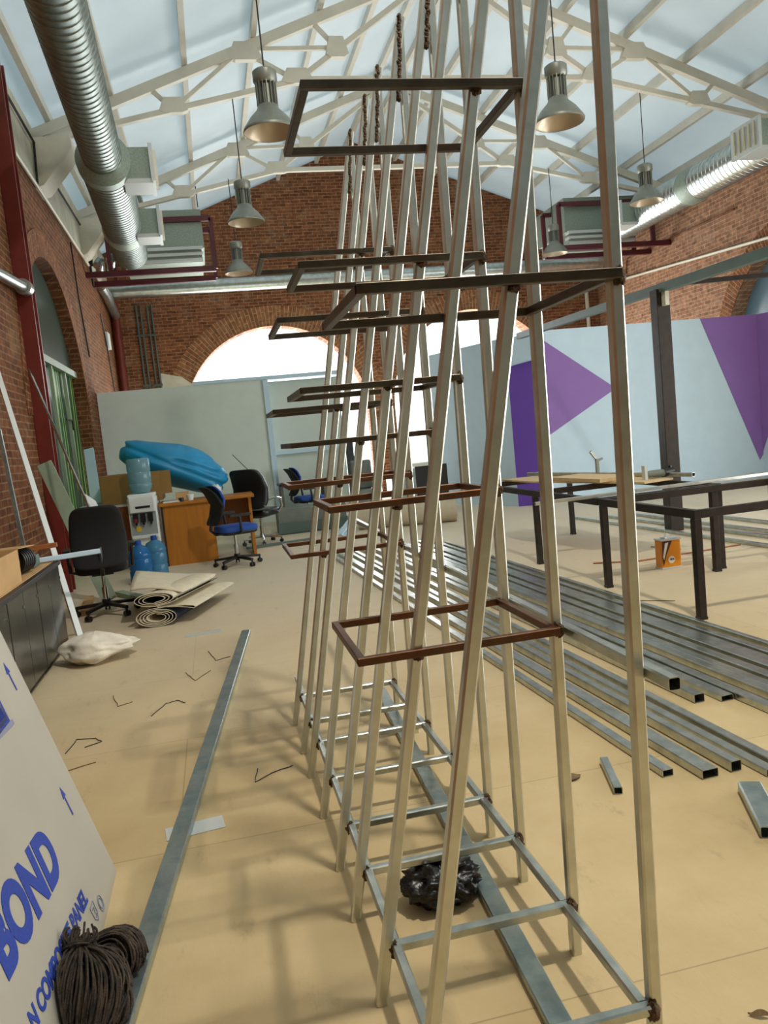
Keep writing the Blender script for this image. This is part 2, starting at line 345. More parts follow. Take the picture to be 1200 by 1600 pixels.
# ------------------------------------------------------------------ room
XL, XR, YB, XC = -1.97, 10.72, 20.4, 4.375
def roof_z(x): return 8.62-.379*abs(x-XC)+.24
def arch_wall(name, P, u0, u1, ops, top, th, material):
    # P(u, z, d): point on the wall, d into the wall; ops: (centre, radius, spring height)
    us = {u0, u1, XC if u0 < XC < u1 else u0}
    for c, R, sp in ops:
        for i in range(41): us.add(c-R*math.cos(PI*i/40))
        us |= {c-R, c+R}
    us = sorted(u for u in us if u0-1e-6 <= u <= u1+1e-6)
    def low(u, side):
        for c, R, sp in ops:
            inside = (c-R-1e-6 < u < c+R+1e-6) and not (abs(u-(c-R)) < 1e-6 and side < 0) and not (abs(u-(c+R)) < 1e-6 and side > 0)
            if inside: return sp+math.sqrt(max(0, R*R-(u-c)**2))
        return 0.
    b = MB()
    for a, c in zip(us, us[1:]):
        if c-a < 1e-6: continue
        za, zc = low(a, 1), low(c, -1); ta, tc = top(a), top(c)
        b.add([P(a, za, 0), P(c, zc, 0), P(c, tc, 0), P(a, ta, 0), P(a, za, th), P(c, zc, th), P(c, tc, th), P(a, ta, th)],
              [(0,1,2,3), (7,6,5,4), (2,6,7,3), (0,4,5,1)])
    for c, R, sp in ops:
        for s in (-1, 1):
            if u0 < c+s*R < u1: b.add([P(c+s*R, 0, 0), P(c+s*R, sp, 0), P(c+s*R, sp, th), P(c+s*R, 0, th)], [(0,1,2,3)])
    for u in (u0, u1): b.add([P(u, 0, 0), P(u, top(u), 0), P(u, top(u), th), P(u, 0, th)], [(0,1,2,3)])
    me = b.build(name, material)
    bm = bmesh.new(); bm.from_mesh(me.data); bmesh.ops.remove_doubles(bm, verts=bm.verts, dist=1e-5); bmesh.ops.recalc_face_normals(bm, faces=bm.faces); bm.to_mesh(me.data); bm.free()
    return structure(me)
def arch_ring(name, P, c, R, sp, wd, material, parent, dd=-.012):
    b = MB(); n = 60
    for i in range(n):
        a0, a1 = PI*i/n, PI*(i+1)/n
        q = [(c-r*math.cos(a), sp+r*math.sin(a)) for a, r in ((a0, R), (a1, R), (a1, R+wd), (a0, R+wd))]
        uv = [(0, a0*R), (0, a1*R), (wd, a1*R), (wd, a0*R)]
        f0 = [P(u, z, dd) for u, z in q]
        b.add(f0+[P(u, z, .02) for u, z in q], [(0,1,2,3), (0,4,5,1), (2,6,7,3)], 0, [uv, uv, uv])
    return b.build(name, material, parent)

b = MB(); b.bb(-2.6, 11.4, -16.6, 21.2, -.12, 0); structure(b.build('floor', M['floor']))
PB = lambda u, z, d: (u, YB+d, z)
PL = lambda u, z, d: (XL-d, u, z)
PR = lambda u, z, d: (XR+d, u, z)
B1, B2 = (1.8, 2.33, 2.12), (7.08, 2.3, 2.22)
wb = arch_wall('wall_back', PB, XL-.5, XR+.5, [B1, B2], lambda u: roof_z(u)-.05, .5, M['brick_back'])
LA = (12.4, 2.3, 2.12)
structure(arch_wall('wall_front', lambda u, z, d: (u, -16-d, z), XL-.5, XR+.5, [], lambda u: roof_z(u)-.05, .4, M['plaster']))
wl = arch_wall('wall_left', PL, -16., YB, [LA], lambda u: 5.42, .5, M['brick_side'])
RA = [(12.75, 2.3, 2.2), (7.45, 2.3, 2.2), (2.15, 2.3, 2.2)]
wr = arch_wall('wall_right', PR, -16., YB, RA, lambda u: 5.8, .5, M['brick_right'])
arch_ring('arch_brickwork', PB, *B1, .5, M['brick_arch'], wb); arch_ring('arch_brickwork', PB, *B2, .5, M['brick_arch'], wb, -.02)
arch_ring('arch_brickwork', PL, *LA, .36, M['brick_arch_side'], wl); arch_ring('arch_brickwork', PR, *RA[0], .36, M['brick_arch_side'], wr)
b = MB(); b.bb(XL-.5, XL+.02, -16, YB, 5.42, 6.3); structure(b.build('trim_1', M['plaster']))
b = MB(); b.bb(XR-.02, XR+.5, -16, YB, 5.8, 6.3); structure(b.build('trim_2', M['plaster']))
# weathered render block at the arch springing, and a rendered patch on the pilaster
b = MB(); b.prism([(-.98, YB-.02, 2.9), (-.2, YB-.02, 2.9), (-.26, YB-.02, 3.18), (-.5, YB-.02, 3.38), (-.98, YB-.02, 3.5)], (0, .04, 0)); b.build('render_patch', M['plaster'], wb)
# ceiling with purlins
cl = None
b = MB()
for s in (-1, 1):
    e = XC+s*(XR-XC+.6)
    b.add([(XC, -16.4, roof_z(XC)), (e, -16.4, roof_z(e)), (e, 20.9, roof_z(e)), (XC, 20.9, roof_z(XC)), (XC, -16.4, roof_z(XC)+.08), (e, -16.4, roof_z(e)+.08), (e, 20.9, roof_z(e)+.08), (XC, 20.9, roof_z(XC)+.08)],
          [(0,1,2,3), (7,6,5,4), (0,4,5,1), (1,5,6,2), (2,6,7,3), (3,7,4,0)])
cl = structure(b.build('ceiling', M['ceiling']))
for d in (.25, 1.0, 2.0, 3.05, 4.1, 5.2, 6.1):
    for s in (-1, 1):
        x = XC+s*d; b = MB(); b.bb(x-.04, x+.04, -16, YB, roof_z(x)-.15, roof_z(x)-.005); b.build('purlin', M['purlin'], cl)
# glazing
def arch_pane(name, P, c, R, sp, d, material, z0=0.):
    b = MB(); pts = [(c-R, z0), (c+R, z0)]+[(c+R*math.cos(PI*i/32), sp+R*math.sin(PI*i/32)) for i in range(33)]
    q = [Vector(P(u, z, d)) for u, z in pts]; e = Vector(P(0, 0, d+.02))-Vector(P(0, 0, d)); b.prism(q, e)
    return structure(b.build(name, material))
w1 = arch_pane('window_1', PB, *B1, .3, M['pane']); w2 = arch_pane('window_2', PB, *B2, .3, M['pane']); w3 = arch_pane('window_3', PR, *RA[0], .3, M['glass_reflection'])
for w, P, c in ((w3, PR, RA[0]),):
    b = MB()
    for k in (-.5, .5):
        u = c[0]+k*c[1]; b.bar(P(u, 0, .28), P(u, c[2]+c[1]*.86, .28), .06, .06)
    b.bar(P(c[0]-c[1], c[2]+.05, .28), P(c[0]+c[1], c[2]+.05, .28), .06, .08)
    b.build('window_frame', M['cream'], w)
# left arch: frosted fanlight over leaf-patterned glass doors
d1 = arch_pane('door_1', PL, LA[0], LA[1], LA[2], .2, M['frost_leaf'])
me = d1.data; me.materials.append(M['frost'])
b = MB(); pts = [(LA[0]-2.29, 3.0), (LA[0]+2.29*math.cos(math.asin(.88/2.29)), 3.0)]
bfan = MB(); a0 = math.asin((3.0-LA[2])/2.3)
poly = [PL(LA[0]+2.28*math.cos(a0+(PI-2*a0)*i/24), LA[2]+2.28*math.sin(a0+(PI-2*a0)*i/24), .17) for i in range(25)]
bfan.prism(poly, (-.02, 0, 0)); bfan.build('fanlight', M['frost'], d1)
b = MB(); b.bar(PL(LA[0]-2.1, 3.0, .14), PL(LA[0]+2.1, 3.0, .14), .08, .1)
for u in (-1.1, 0, 1.1): b.bar(PL(LA[0]+u, 0, .15), PL(LA[0]+u, 3.0, .15), .05, .06)
b.build('door_frame', M['green_board'], d1)
b = MB(); b.bar(PL(13.0, 2.2, .12), PL(13.5, 2.2, .12), .02, .02); b.bar(PL(13.5, 2.2, .12), PL(13.5, 2.05, .12), .03, .03); b.build('door_closer', M['black_plastic'], d1)

# white partitions at the back
def wallboard(name, p0, p1, z0, z1, th, m):
    b = MB(); b.bar((p0[0], p0[1], (z0+z1)/2), (p1[0], p1[1], (z0+z1)/2), th, z1-z0); return b.build(name, m)
lp = thing('partition', 'long white partition wall at left back below the brick arch', 'partition', (-.4, 15.85, 0))
b = MB(); b.bb(-1.95, 1.12, 15.8, 15.92, 0, 2.78); b.build('board', M['white_board_warm'], lp)
b = MB(); b.bb(1.2, 2.63, 16.0, 16.1, 0, 2.74); b.build('recessed_board', M['white_board_warm'], lp)
b = MB(); b.bb(1.12, 1.22, 15.76, 16.1, 0, 2.76); b.build('post', M['white_board'], lp)
b = MB(); b.bb(1.22, 2.63, 15.86, 16.0, 1.3, 1.36); b.build('ledge', M['white_board'], lp)
b = MB(); b.bb(-.2, 2.65, 15.78, 16.12, 2.78, 2.84); b.build('top_rail', M['white_board'], lp)
rp = thing('partition', 'tall white partition at right back painted with purple triangles', 'partition', (7.5, 13.1, 0))
PTS = [(4.35, 15.6), (5.17, 13.28), (5.62, 13.1), (9.98, 13.1), (10.5, 12.2)]
for i, (a, c) in enumerate(zip(PTS, PTS[1:])):
    b = MB(); z1 = 2.95 if i < 2 else 3.0
    dx, dy = c[0]-a[0], c[1]-a[1]; l = math.hypot(dx, dy); nx, ny = -dy/l*.08, dx/l*.08
    b.prism([(a[0], a[1], 0), (c[0], c[1], 0), (c[0]+nx, c[1]+ny, 0), (a[0]+nx, a[1]+ny, 0)], (0, 0, z1))
    b.build('board', M['white_board'], rp)
b = MB()
a, c = PTS[1], PTS[2]; off = Vector((-.0045, -.0112, 0))
b.prism([Vector((a[0], a[1], 0))+off, Vector((c[0], c[1], 0))+off, Vector((c[0], c[1], 2.52))+off, Vector((a[0], a[1], 2.44))+off], (.002, .005, 0))
b.build('deep_purple_paint', M['purple_dark'], rp)['label'] = 'deep purple painted end'
b = MB(); b.prism([(5.625, 13.095, 2.95), (7.09, 13.095, 1.90), (5.625, 13.095, 1.12)], (0, -.006, 0)); b.build('purple_triangle', M['purple'], rp)
b = MB(); b.prism([(8.83, 13.095, 2.998), (9.975, 13.095, 2.998), (9.975, 13.095, .44), (9.9, 13.095, .34)], (0, -.006, 0)); b.build('purple_triangle', M['purple'], rp)
d = Vector((.52, -.9, 0)).normalized(); nrm = Vector((-.9, -.52, 0)).normalized()*.006; q0 = Vector((9.98, 13.09, 0))+nrm
b = MB(); b.prism([q0+Vector((0, 0, .5)), q0+d*.75+Vector((0, 0, 2.5)), q0+d*.9+Vector((0, 0, 2.998)), q0+Vector((0, 0, 2.998))], nrm*.5); b.build('purple_triangle', M['purple'], rp)

# ------------------------------------------------------------------ roof trusses
def truss(Y, label):
    t = thing('roof_truss', label, 'roof truss', (XC, Y, 6.1), group='cream steel roof trusses')
    A = lambda x, z, dy=0: Vector((x, Y+dy, z))
    tc = lambda x: 8.62-.379*abs(x-XC)
    for s in (-1, 1):
        X = lambda d: XC+s*d
        def mem(nm, p, q, w=.07, h=.08):
            b = MB(); b.bar(A(*p), A(*q), w, h, (0, 1, 0)); return b.build(nm, M['truss'], t)
        mem('top_chord', (X(6.4), tc(X(6.4))), (XC, 8.62), .15, .1)
        mem('bottom_chord', (X(6.4), 6.1), (X(2.45), 6.94), .08, .09)
        mem('diagonal', (X(2.45), 6.94), (X(.15), 8.5), .08, .08)
        for p, q in (((X(4.33), 6.55), (X(3.25), tc(X(3.25)))), ((X(3.25), tc(X(3.25))), (X(2.45), 6.94)), ((X(4.33), 6.55), (X(4.65), tc(X(4.65)))),
                     ((X(1.8), 7.42), (X(2.15), tc(X(2.15)))), ((X(1.8), 7.42), (X(3.1), tc(X(3.1))-.05))):
            mem('web', p, q, .06, .05)
        for cx, cz, w, h in ((4.33, 6.6, .42, .22), (3.2, 7.36, .5, .26), (2.45, 7.0, .5, .22), (1.8, 7.42, .36, .3)):
            b = MB(); x = X(cx)
            b.prism([A(x-w/2, cz-h*.35, -.056), A(x-w*.3, cz+h*.5, -.056), A(x+w*.3, cz+h*.5, -.056), A(x+w/2, cz-h*.35, -.056), A(x+w*.3, cz-h*.5, -.056), A(x-w*.3, cz-h*.5, -.056)], (0, .112, 0)); b.build('gusset_plate', M['truss'], t)
        b = MB(); x = X(5.95); b.prism([A(X(6.36), 6.08, -.03), A(X(6.36), 6.3, -.03), A(X(5.75), 6.48, -.03), A(X(5.8), 6.2, -.03)], (0, .06, 0)); b.build('heel_plate', M['truss'], t)
    b = MB(); b.bar(A(XC-2.45, 6.95), A(XC+2.45, 6.95), .08, .09, (0, 1, 0)); b.build('collar_tie', M['truss'], t)
    return t
truss(8.6, 'cream steel roof truss nearest overhead, top of the photo')
truss(12.6, 'cream steel roof truss in the middle, above the two nearest lamps')
truss(16.6, 'farthest cream steel roof truss, just before the brick gable')
# corbels under the truss heels
for x, y, lab in ((XL, 12.6, 'cream corbel block under the left end of the middle truss'), (XL, 16.6, 'cream corbel block under the left end of the farthest truss')):
    b = MB(); s = 1
    b.prism([(x, y-.28, 6.1), (x+.55, y-.28, 6.1), (x+.55, y-.28, 5.95), (x+.12, y-.28, 5.45), (x, y-.28, 5.4)], (0, .56, 0))
    tag(b.build('corbel', M['cream']), lab, 'corbel')

# ------------------------------------------------------------------ ducts and air handlers
def spiral_duct(name, label, x, z, y0, y1, r, pitch, collars, outlets, side, ysm=-99, rsm=.3):
    t = thing(name, label, 'air duct', (x, (y0+y1)/2, z))
    prof = []; y = y0; R0 = r
    while y < y1:
        r = R0 if y > ysm else rsm
        prof += [(r, y-y0), (r, y+pitch*.84-y0), (r+.007, y+pitch*.88-y0), (r+.007, y+pitch*.96-y0)]; y += pitch
    r = R0; b = MB(); b.lathe(prof, (x, y0, z), (0, 1, 0), 40); b.build('duct_body', M['galv_shaded'] if side > 0 else M['galv'], t, smooth=30)
    b = MB(); b.cyl((x, y0+.02, z), (x, y0+.03, z), (rsm if ysm > y0 else r)-.005, n=40); b.cyl((x, y1-.04, z), (x, y1-.03, z), r-.005, n=40); b.build('end_cap', M['galv'], t)
    for yc in collars:
        b = MB(); b.lathe([((rsm if abs(yc-ysm) < .3 else r)+.004, -.2), (r+.03, -.06), (r+.03, .14), (r, .16)], (x, yc, z), (0, 1, 0), 40); b.build('collar', M['galv_dull'], t, smooth=30)
    for yc in outlets:
        b = MB(); x0, x1 = x+side*r*.7, x+side*(r+.26)
        b.bb(x0, x1, yc-.3, yc+.3, z-.2, z+.2); o = b.build('outlet_box', M['galv_dull'], t)
        b = MB(); b.bb(x1, x1+side*.05, yc-.34, yc+.34, z-.24, z+.24); b.build('outlet_flange', M['pale_metal'], o)
        b = MB(); b.bb(x0, x1+side*.02, yc-.31, yc+.2, z-.26, z-.2); b.build('outlet_band', M['pale_metal'], o)
        b = MB()
        for k in range(5): b.box((x1+side*.06, yc-.24+k*.12, z), (.05, .02, .36), Matrix.Rotation(.5, 3, 'Z'))
        b.build('louvre', M['cream'], o)
    return t
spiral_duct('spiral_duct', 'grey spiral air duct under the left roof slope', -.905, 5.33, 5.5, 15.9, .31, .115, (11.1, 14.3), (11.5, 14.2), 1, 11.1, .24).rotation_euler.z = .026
spiral_duct('spiral_duct', 'silver spiral air duct under the right roof slope', 9.42, 5.57, 8.5, 16.6, .31, .115, (13.9,), (11.6, 15.9), -1)
def air_handler(name, label, x0, x1, y0, y1, z0, z1):
    t = thing(name, label, 'air handler', ((x0+x1)/2, (y0+y1)/2, z0))
    b = MB(); b.bb(x0, x1, y0, y1, z0+.25, z1); b.build('casing', M['galv_dull'], t)
    for k in range(3):
        i = .05*k; b = MB(); b.bb(x0+i*.4+.03, x1-i*.4-.03, y0-.09+i*.6, y0+.1+i, z0+.27-.11*(k+1)+.11, z0+.21-.11*(k+1)+.11); b.build('flange', M['pale_metal'], t)
    b = MB(); b.bb(x0+.06, x1-.06, y0, y1-.05, z0-.02, z0+.25); b.build('drip_tray', M['galv_dull'], t)
    return t
air_handler('air_handler', 'grey air handling unit hung at the end of the left duct', -1.3, .34, 16.75, 18.3, 5.3, 6.3)
air_handler('air_handler', 'grey air handling unit hung at the end of the right duct', 8.25, 10.0, 17.0, 18.5, 5.3, 6.3)
def ac_frame(label, x0, x1, xw, y0, y1, z0, z1):
    t = thing('hanging_frame', label, 'steel frame', ((x0+x1)/2, y0, z0))
    for y in (y0, y1):
        b = MB(); b.bar((min(x0, xw), y, z0), (max(x1, xw), y, z0), .09, .11); b.build('beam', M['maroon'], t)
        for x in (x0, x1):
            b = MB(); b.bar((x, y, z0), (x, y, z1), .08, .08); b.build('hanger', M['maroon'], t)
        b = MB(); b.bar((min(x0, xw), y, z1), (max(x1, xw), y, z1), .08, .1); b.build('beam', M['maroon'], t)
    return t
ac_frame('maroon steel frame carrying the left air handler', -1.5, .52, XL, 16.7, 17.6, 5.12, 6.1)
ac_frame('maroon steel frame carrying the right air handler', 8.05, 10.3, XR, 16.85, 17.7, 5.18, 6.12)
b = MB(); b.cyl((XL+.05, 19.6, 5.36), (10.45, 19.6, 5.36), .165, n=28); tag(b.build('duct_pipe', M['galv'], smooth=30), 'long straight silver duct running across the back brick wall', 'air duct')

# ------------------------------------------------------------------ pendant lamps
def lamp(x, y, z, label, ztop):
    t = thing('pendant_lamp', label, 'pendant lamp', (x, y, z), group='high bay lamps under the roof')
    b = MB(); b.lathe([(.275, -.02), (.28, .0), (.27, .02), (.2, .12), (.12, .2), (.10, .25)], (x, y, z), None, 32); b.build('lamp_shade', M['lamp_body'], t, smooth=50)
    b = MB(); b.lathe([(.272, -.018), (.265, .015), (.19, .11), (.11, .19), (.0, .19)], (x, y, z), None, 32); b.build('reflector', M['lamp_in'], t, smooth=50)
    b = MB()
    for k in range(16):
        a = 2*PI*k/16; b.box((x+.085*math.cos(a), y+.085*math.sin(a), z+.36), (.05, .008, .24), Matrix.Rotation(a, 3, 'Z'))
    b.cyl((x, y, z+.24), (x, y, z+.48), .07, n=20); b.build('heat_sink', M['lamp_body'], t)
    b = MB(); b.lathe([(.0, .6), (.1, .6), (.125, .58), (.125, .49), (.1, .46), (0, .46)], (x, y, z), None, 24); b.build('driver_cap', M['lamp_body'], t, smooth=40)
    b = MB(); b.cyl((x, y, z+.59), (x, y, ztop), .008, n=6); b.build('cord', M['wire'], t)
lamp(.98, 8.6, 4.72, 'large grey pendant lamp at upper left, nearest of the left row', 7.2)
lamp(.92, 12.6, 4.9, 'grey pendant lamp in the middle of the left row', 6.7)
lamp(.95, 16.55, 4.98, 'small far pendant lamp at the end of the left row', 6.8)
lamp(4.2, 8.6, 4.76, 'large grey pendant lamp just right of the tall steel legs', 6.95)
lamp(7.63, 12.6, 4.95, 'grey pendant lamp in front of the right spiral duct', 6.7)
lamp(7.75, 16.55, 5.02, 'small far pendant lamp before the right air handler', 6.8)

# ------------------------------------------------------------------ wall fittings
b = MB(); b.bb(XL+.005, XL+.17, 10.0, 10.04, 0, 6.1); b.bb(XL+.005, XL+.17, 10.2, 10.24, 0, 6.1); b.bb(XL+.07, XL+.11, 10.04, 10.2, 0, 6.1)
tag(b.build('steel_column', M['red']), 'tall oxide red steel column on the left wall beside the arch', 'column')
b = MB(); b.cyl((XL+.12, 20.2, 0), (XL+.12, 20.2, 5.25), .1, n=20); tag(b.build('drain_pipe', M['red'], smooth=40), 'oxide red pipe in the far left corner', 'pipe')
b = MB(); b.sweep([(XL+.065, 8.5, 3.47), (XL+.075, 8.9, 3.5), (XL+.1, 9.5, 3.53), (XL+.12, 9.9, 3.55)], .06, 16); b.lathe([(.06, -.08), (.09, -.08), (.09, .08), (.06, .08)], (XL+.12, 9.9, 3.55), (0, 1, .03), 20)
tag(b.build('duct_elbow', M['galv'], smooth=40), 'short silver pipe joining the near red column', 'pipe')
b = MB(); b.sweep([(XL+.1, 18.2, 5.2), (XL+.15, 18.6, 5.1), (XL+.15, 20.1, 4.9)], .1, 16); tag(b.build('duct_elbow', M['galv'], smooth=40), 'short silver pipe joining the red corner pipe', 'pipe')
for k, (x, lab) in enumerate(((-1.32, 'left of the pair of vertical conduits on the back brick wall'), (-1.06, 'right of the pair of vertical conduits on the back brick wall'))):
    t = thing('wall_conduit', lab, 'conduit', (x, YB-.05, 0), group='conduits on the back wall')
    for dx in (-.05, .05):
        b = MB(); b.cyl((x+dx, YB-.04, .1), (x+dx, YB-.04, 5.15), .025, n=8); b.build('pipe', M['wire_grey'], t)
    b = MB()
    for z in (1., 2.2, 3.2, 4.4): b.bb(x-.1, x+.1, YB-.075, YB-.0, z, z+.05)
    b.build('clamp', M['wire_grey'], t)
def cable(label, pts, r=.012, m=None, cat='cable', name='wall_cable'):
    b = MB(); b.sweep(pts, r, 6); return tag(b.build(name, m or M['wire']), label, cat)
cable('pale pipe running along the top of the left brick wall', [(XL+.04, 6, 5.38), (XL+.04, 12, 5.4), (XL+.04, 17, 5.38)], .025, M['cream'], 'pipe', 'wall_pipe')
cable('black cable along the left eaves above the corbels', [(XL+.06, 8, 6.05), (XL+.06, 12.4, 6.02), (XL+.06, 12.6, 5.9), (XL+.06, 16.4, 5.98)], .018)
cable('black cable dropping down the left wall past the middle corbel', [(XL+.06, 12.3, 6.0), (XL+.05, 12.25, 5.6), (XL+.05, 12.2, 5.42)], .018)
cable('thin dark cable hanging down the left wall beyond the arch', [(XL+.03, 14.9, 5.3), (XL+.03, 15.0, 4.4), (XL+.03, 15.4, 3.4)], .014)
cable('thin cable down the far left pilaster', [(XL+.03, 18.0, 4.6), (XL+.03, 18.4, 4.2), (XL+.03, 19.0, 2.8), (XL+.03, 19.3, 2.0)], .014)
for (x, y, z, lab) in ((-1.78, 17.0, 5.36, 'left of two silver flexible hoses beside the left air handler'), (-1.54, 17.0, 5.42, 'right of two silver flexible hoses beside the left air handler')):
    b = MB(); pts = [Vector((x+.05*math.sin(k*.3), y+k*.05, z+.16*math.sin(k*.25))) for k in range(14)]
    b.sweep(pts, [.075+.008*(k % 2) for k in range(14)], 14); tag(b.build('flexible_hose', M['galv'], smooth=60), lab, 'air hose', 'silver hoses beside the left air handler')
cable('tangle of black cable below the far left corbel', [(XL+.06, 16.95, 5.9), (XL+.12, 16.95, 5.7), (XL+.1, 16.97, 5.35), (XL+.07, 17.0, 5.5), (XL+.06, 17.1, 5.25), (XL+.06, 17.2, 5.0)], .025)
cable('black cable looping from the left spiral duct to the air handler', [(-1.05, 15.7, 5.55), (-1.3, 16.0, 5.5), (-1.36, 16.4, 5.3), (-1.3, 16.74, 5.35)], .02)
cable('thin rod hanging down to the left air handler', [(.3, 16.6, 6.7), (.3, 16.62, 6.3)], .01)
b = MB(); b.bb(XL, XL+.08, 18.5, 18.9, 3.95, 4.3); tag(b.build('junction_box', M['white_plastic'], bevel=.01), 'small white junction box on the far left pilaster', 'box')
cable('pale straight tube fixed along the right brick wall', [(XR-.05, 13.2, 4.43), (XR-.05, 19.2, 4.81)], .03, M['cream'], 'pipe', 'wall_pipe')
cable('pale pipe at the foot of the right duct on the brick', [(XR-.04, 14.5, 5.25), (XR-.04, 18.7, 5.25), (XR-.04, 18.8, 4.9), (XR-.04, 20.2, 4.85)], .022, M['brick_back'], 'pipe', 'wall_pipe')
b = MB(); b.cyl((10.35, YB-.05, 0), (10.35, YB-.05, 5), .05, n=10); tag(b.build('wall_pipe', M['cream']), 'pale vertical pipe in the far right corner', 'pipe')

# ------------------------------------------------------------------ the welded rack of A frames
FY = [1.56, 1.98, 2.37, 2.68, 3.09, 3.5, 3.79, 4.2]
rk = thing('display_rack', 'tall welded row of raw steel A frames with rectangular shelf frames', 'steel rack', (.57, 2.9, 0))
lx = lambda z: .268+.2035*z
rx = lambda z: .835+.0165*z
ZT = 3.06
for i, y in enumerate(FY):
    b = MB(); b.tube((lx(0), y, 0), (lx(ZT), y, ZT), .03, .03, .002, (0, 1, 0)); b.build('leg', M['tube'], rk)
    b = MB(); b.tube((rx(0), y+.012, 0), (rx(ZT-.02), y+.012, ZT-.02), .03, .03, .002, (0, 1, 0)); b.build('leg', M['tube'], rk)
    b = MB(); pts = []
    for k in range(26):
        z = ZT-.3+.3*k/25; b.blob(((lx(z)+rx(z))/2-.004+random.uniform(-.003, .003), y-.012, z), (.009, .009, .011), .3, 3, k, 8, 6)
    b.build('weld_bead', M['weld'], rk)
    zb = .15
    b = MB(); b.tube((lx(zb)+.02, y, zb), (rx(zb)-.01, y, zb), .026, .026, .002); b.build('crossbar', M['tube_blue'], rk)
    for x in (lx(zb)+.018, rx(zb)-.012):
        b = MB(); b.blob((x, y-.006, zb-.004), (.018, .014, .024), .4, 4, i+x, 12, 8); b.build('weld_spot', M['weld'], rk)
for x in (lx(.15)+.026, rx(.15)-.028):
    for y0, y1 in zip(FY, FY[1:]):
        b = MB(); b.tube((x, y0+.012, .15), (x, y1-.012, .15), .026, .026, .002); b.build('base_rail', M['tube_blue'], rk)
b = MB(); b.tube((lx(.15)+.03, FY[-1], .15), (lx(.15)+.03, FY[-1]+.34, .15), .026, .026, .002); b.build('base_rail', M['tube_blue'], rk)
b = MB(); b.tube((.882, 1.47, .925), (.882, 5.38, .948), .029, .029, .0022); b.build('long_rail', M['tube_blue'], rk)
def shelf(i, j, z, xl, m):
    y0, y1 = FY[i]-.022, FY[j]+.022
    o = None
    xr = rx(z)-.004
    for p, q in (((xl, y0, z), (xr, y0, z)), ((xl, y1, z), (xr, y1, z)), ((xl+.01, y0+.01, z), (xl+.01, y1-.01, z)), ((xr-.01, y0+.01, z), (xr-.01, y1-.01, z))):
        b = MB(); b.tube(p, q, .02, .021, .002, r=.08)
        if o is None: o = b.build('shelf_frame', m, rk)
        else: b.build('shelf_bar', m, o)
    for y in (y0, y1):
        b = MB(); b.blob((lx(z), y+(.01 if y == y0 else -.01), z-.014), (.016, .01, .012), .4, 5, z+y, 10, 8); b.build('weld_spot', M['weld'], o)
        b = MB(); b.blob((xr+.004, y+.01, z-.002), (.013, .013, .02), .4, 5, z*2+y, 10, 8); b.build('weld_spot', M['weld'], o)
for i, j, z, x, k in ((1, 2, 2.335, .305, 's'), (0, 1, 1.78, .305, 's'), (1, 2, .935, .298, 'r'), (2, 3, 2.005, .306, 's'), (3, 4, 1.668, .308, 's'), (2, 3, 1.293, .318, 'r'),
                      (4, 5, 1.962, .297, 's'), (4, 5, 1.49, .298, 's'), (5, 6, 2.295, .295, 's'), (5, 6, 1.31, .305, 'r'), (6, 7, .967, .307, 'r'), (6, 7, 1.652, .30, 's')):
    shelf(i, j, z, x, M['shelf'] if k == 's' else M['shelf_rusty'])

# ------------------------------------------------------------------ steel stock on the floor
def stock(label, p0, p1, w, h, m, group=None, name='steel_tube', z=None):
    b = MB(); zc = (h/2+.001) if z is None else z
    b.tube((p0[0], p0[1], zc), (p1[0], p1[1], zc), w, h, .0025, r=.1)
    return tag(b.build(name, m), label, 'steel tube', group)
stock('flat blue-grey steel tube lying on the floor inside the rack', (.66, 1.5), (.80, 4.5), .062, .028, M['flat_tube'])
stock('long flat grey tube lying alone on the floor at left', (-.455, 1.75), (.105, 6.5), .07, .035, M['flat_tube'])
# the bundle: (near x, near y, far x, far y, width)
B = [(1.66, 2.86, 1.36, 10.3, .05, 'leftmost steel tube of the floor bundle, nearest the rack'),
     (1.80, 2.78, 1.47, 10.2, .075, 'second steel tube from the left of the floor bundle, open end toward us'),
     (1.925, 2.79, 1.57, 10.3, .05, 'third steel tube from the left of the floor bundle'),
     (2.02, 2.70, 1.68, 10.2, .05, 'fourth steel tube from the left of the floor bundle, running past the right edge'),
     (2.09, 2.62, 1.80, 10.4, .05, 'fifth steel tube from the left of the floor bundle'),
     (2.25, 3.53, 1.93, 10.1, .06, 'middle bundle tube whose open end lies below the rail end'),
     (2.38, 3.49, 2.03, 10.2, .07, 'middle bundle tube with open end right of its neighbour'),
     (2.47, 3.1, 2.15, 10.3, .06, 'bundle tube just right of the two staggered open ends'),
     (2.60, 2.9, 2.29, 10.2, .06, 'steel tube right of the gap in the floor bundle'),
     (2.69, 2.9, 2.38, 10.3, .06, 'seventh tube from the right edge of the bundle, dull grey'),
     (2.78, 2.9, 2.47, 10.1, .07, 'fifth tube from the right edge of the bundle'),
     (2.88, 2.9, 2.56, 10.3, .07, 'fourth tube from the right edge of the bundle'),
     (2.98, 2.9, 2.65, 10.0, .07, 'third tube from the right edge of the bundle'),
     (3.06, 2.9, 2.73, 10.2, .05, 'second tube from the right edge of the bundle'),
     (3.16, 2.9, 2.82, 9.9, .04, 'rightmost thin tube of the floor bundle, nearest the tables')]
for k, (x0, y0, x1, y1, w, lab) in enumerate(B):
    stock(lab, (x0, y0), (x1, y1), w, .03+.008*(k % 3), M['tube_blue'], 'steel tubes bundled on the floor at right')
stock('short offcut of square tube on the floor in front of the bundle', (1.405, 2.8), (1.49, 3.08), .035, .03, M['tube_blue'], name='tube_offcut')
b = MB(); b.tube((1.715, 2.3, .022), (1.86, 2.62, .022), .085, .042, .003); tag(b.build('tube_offcut', M['flat_tube']), 'short thick offcut of flat tube at the right edge of the photo', 'steel tube')
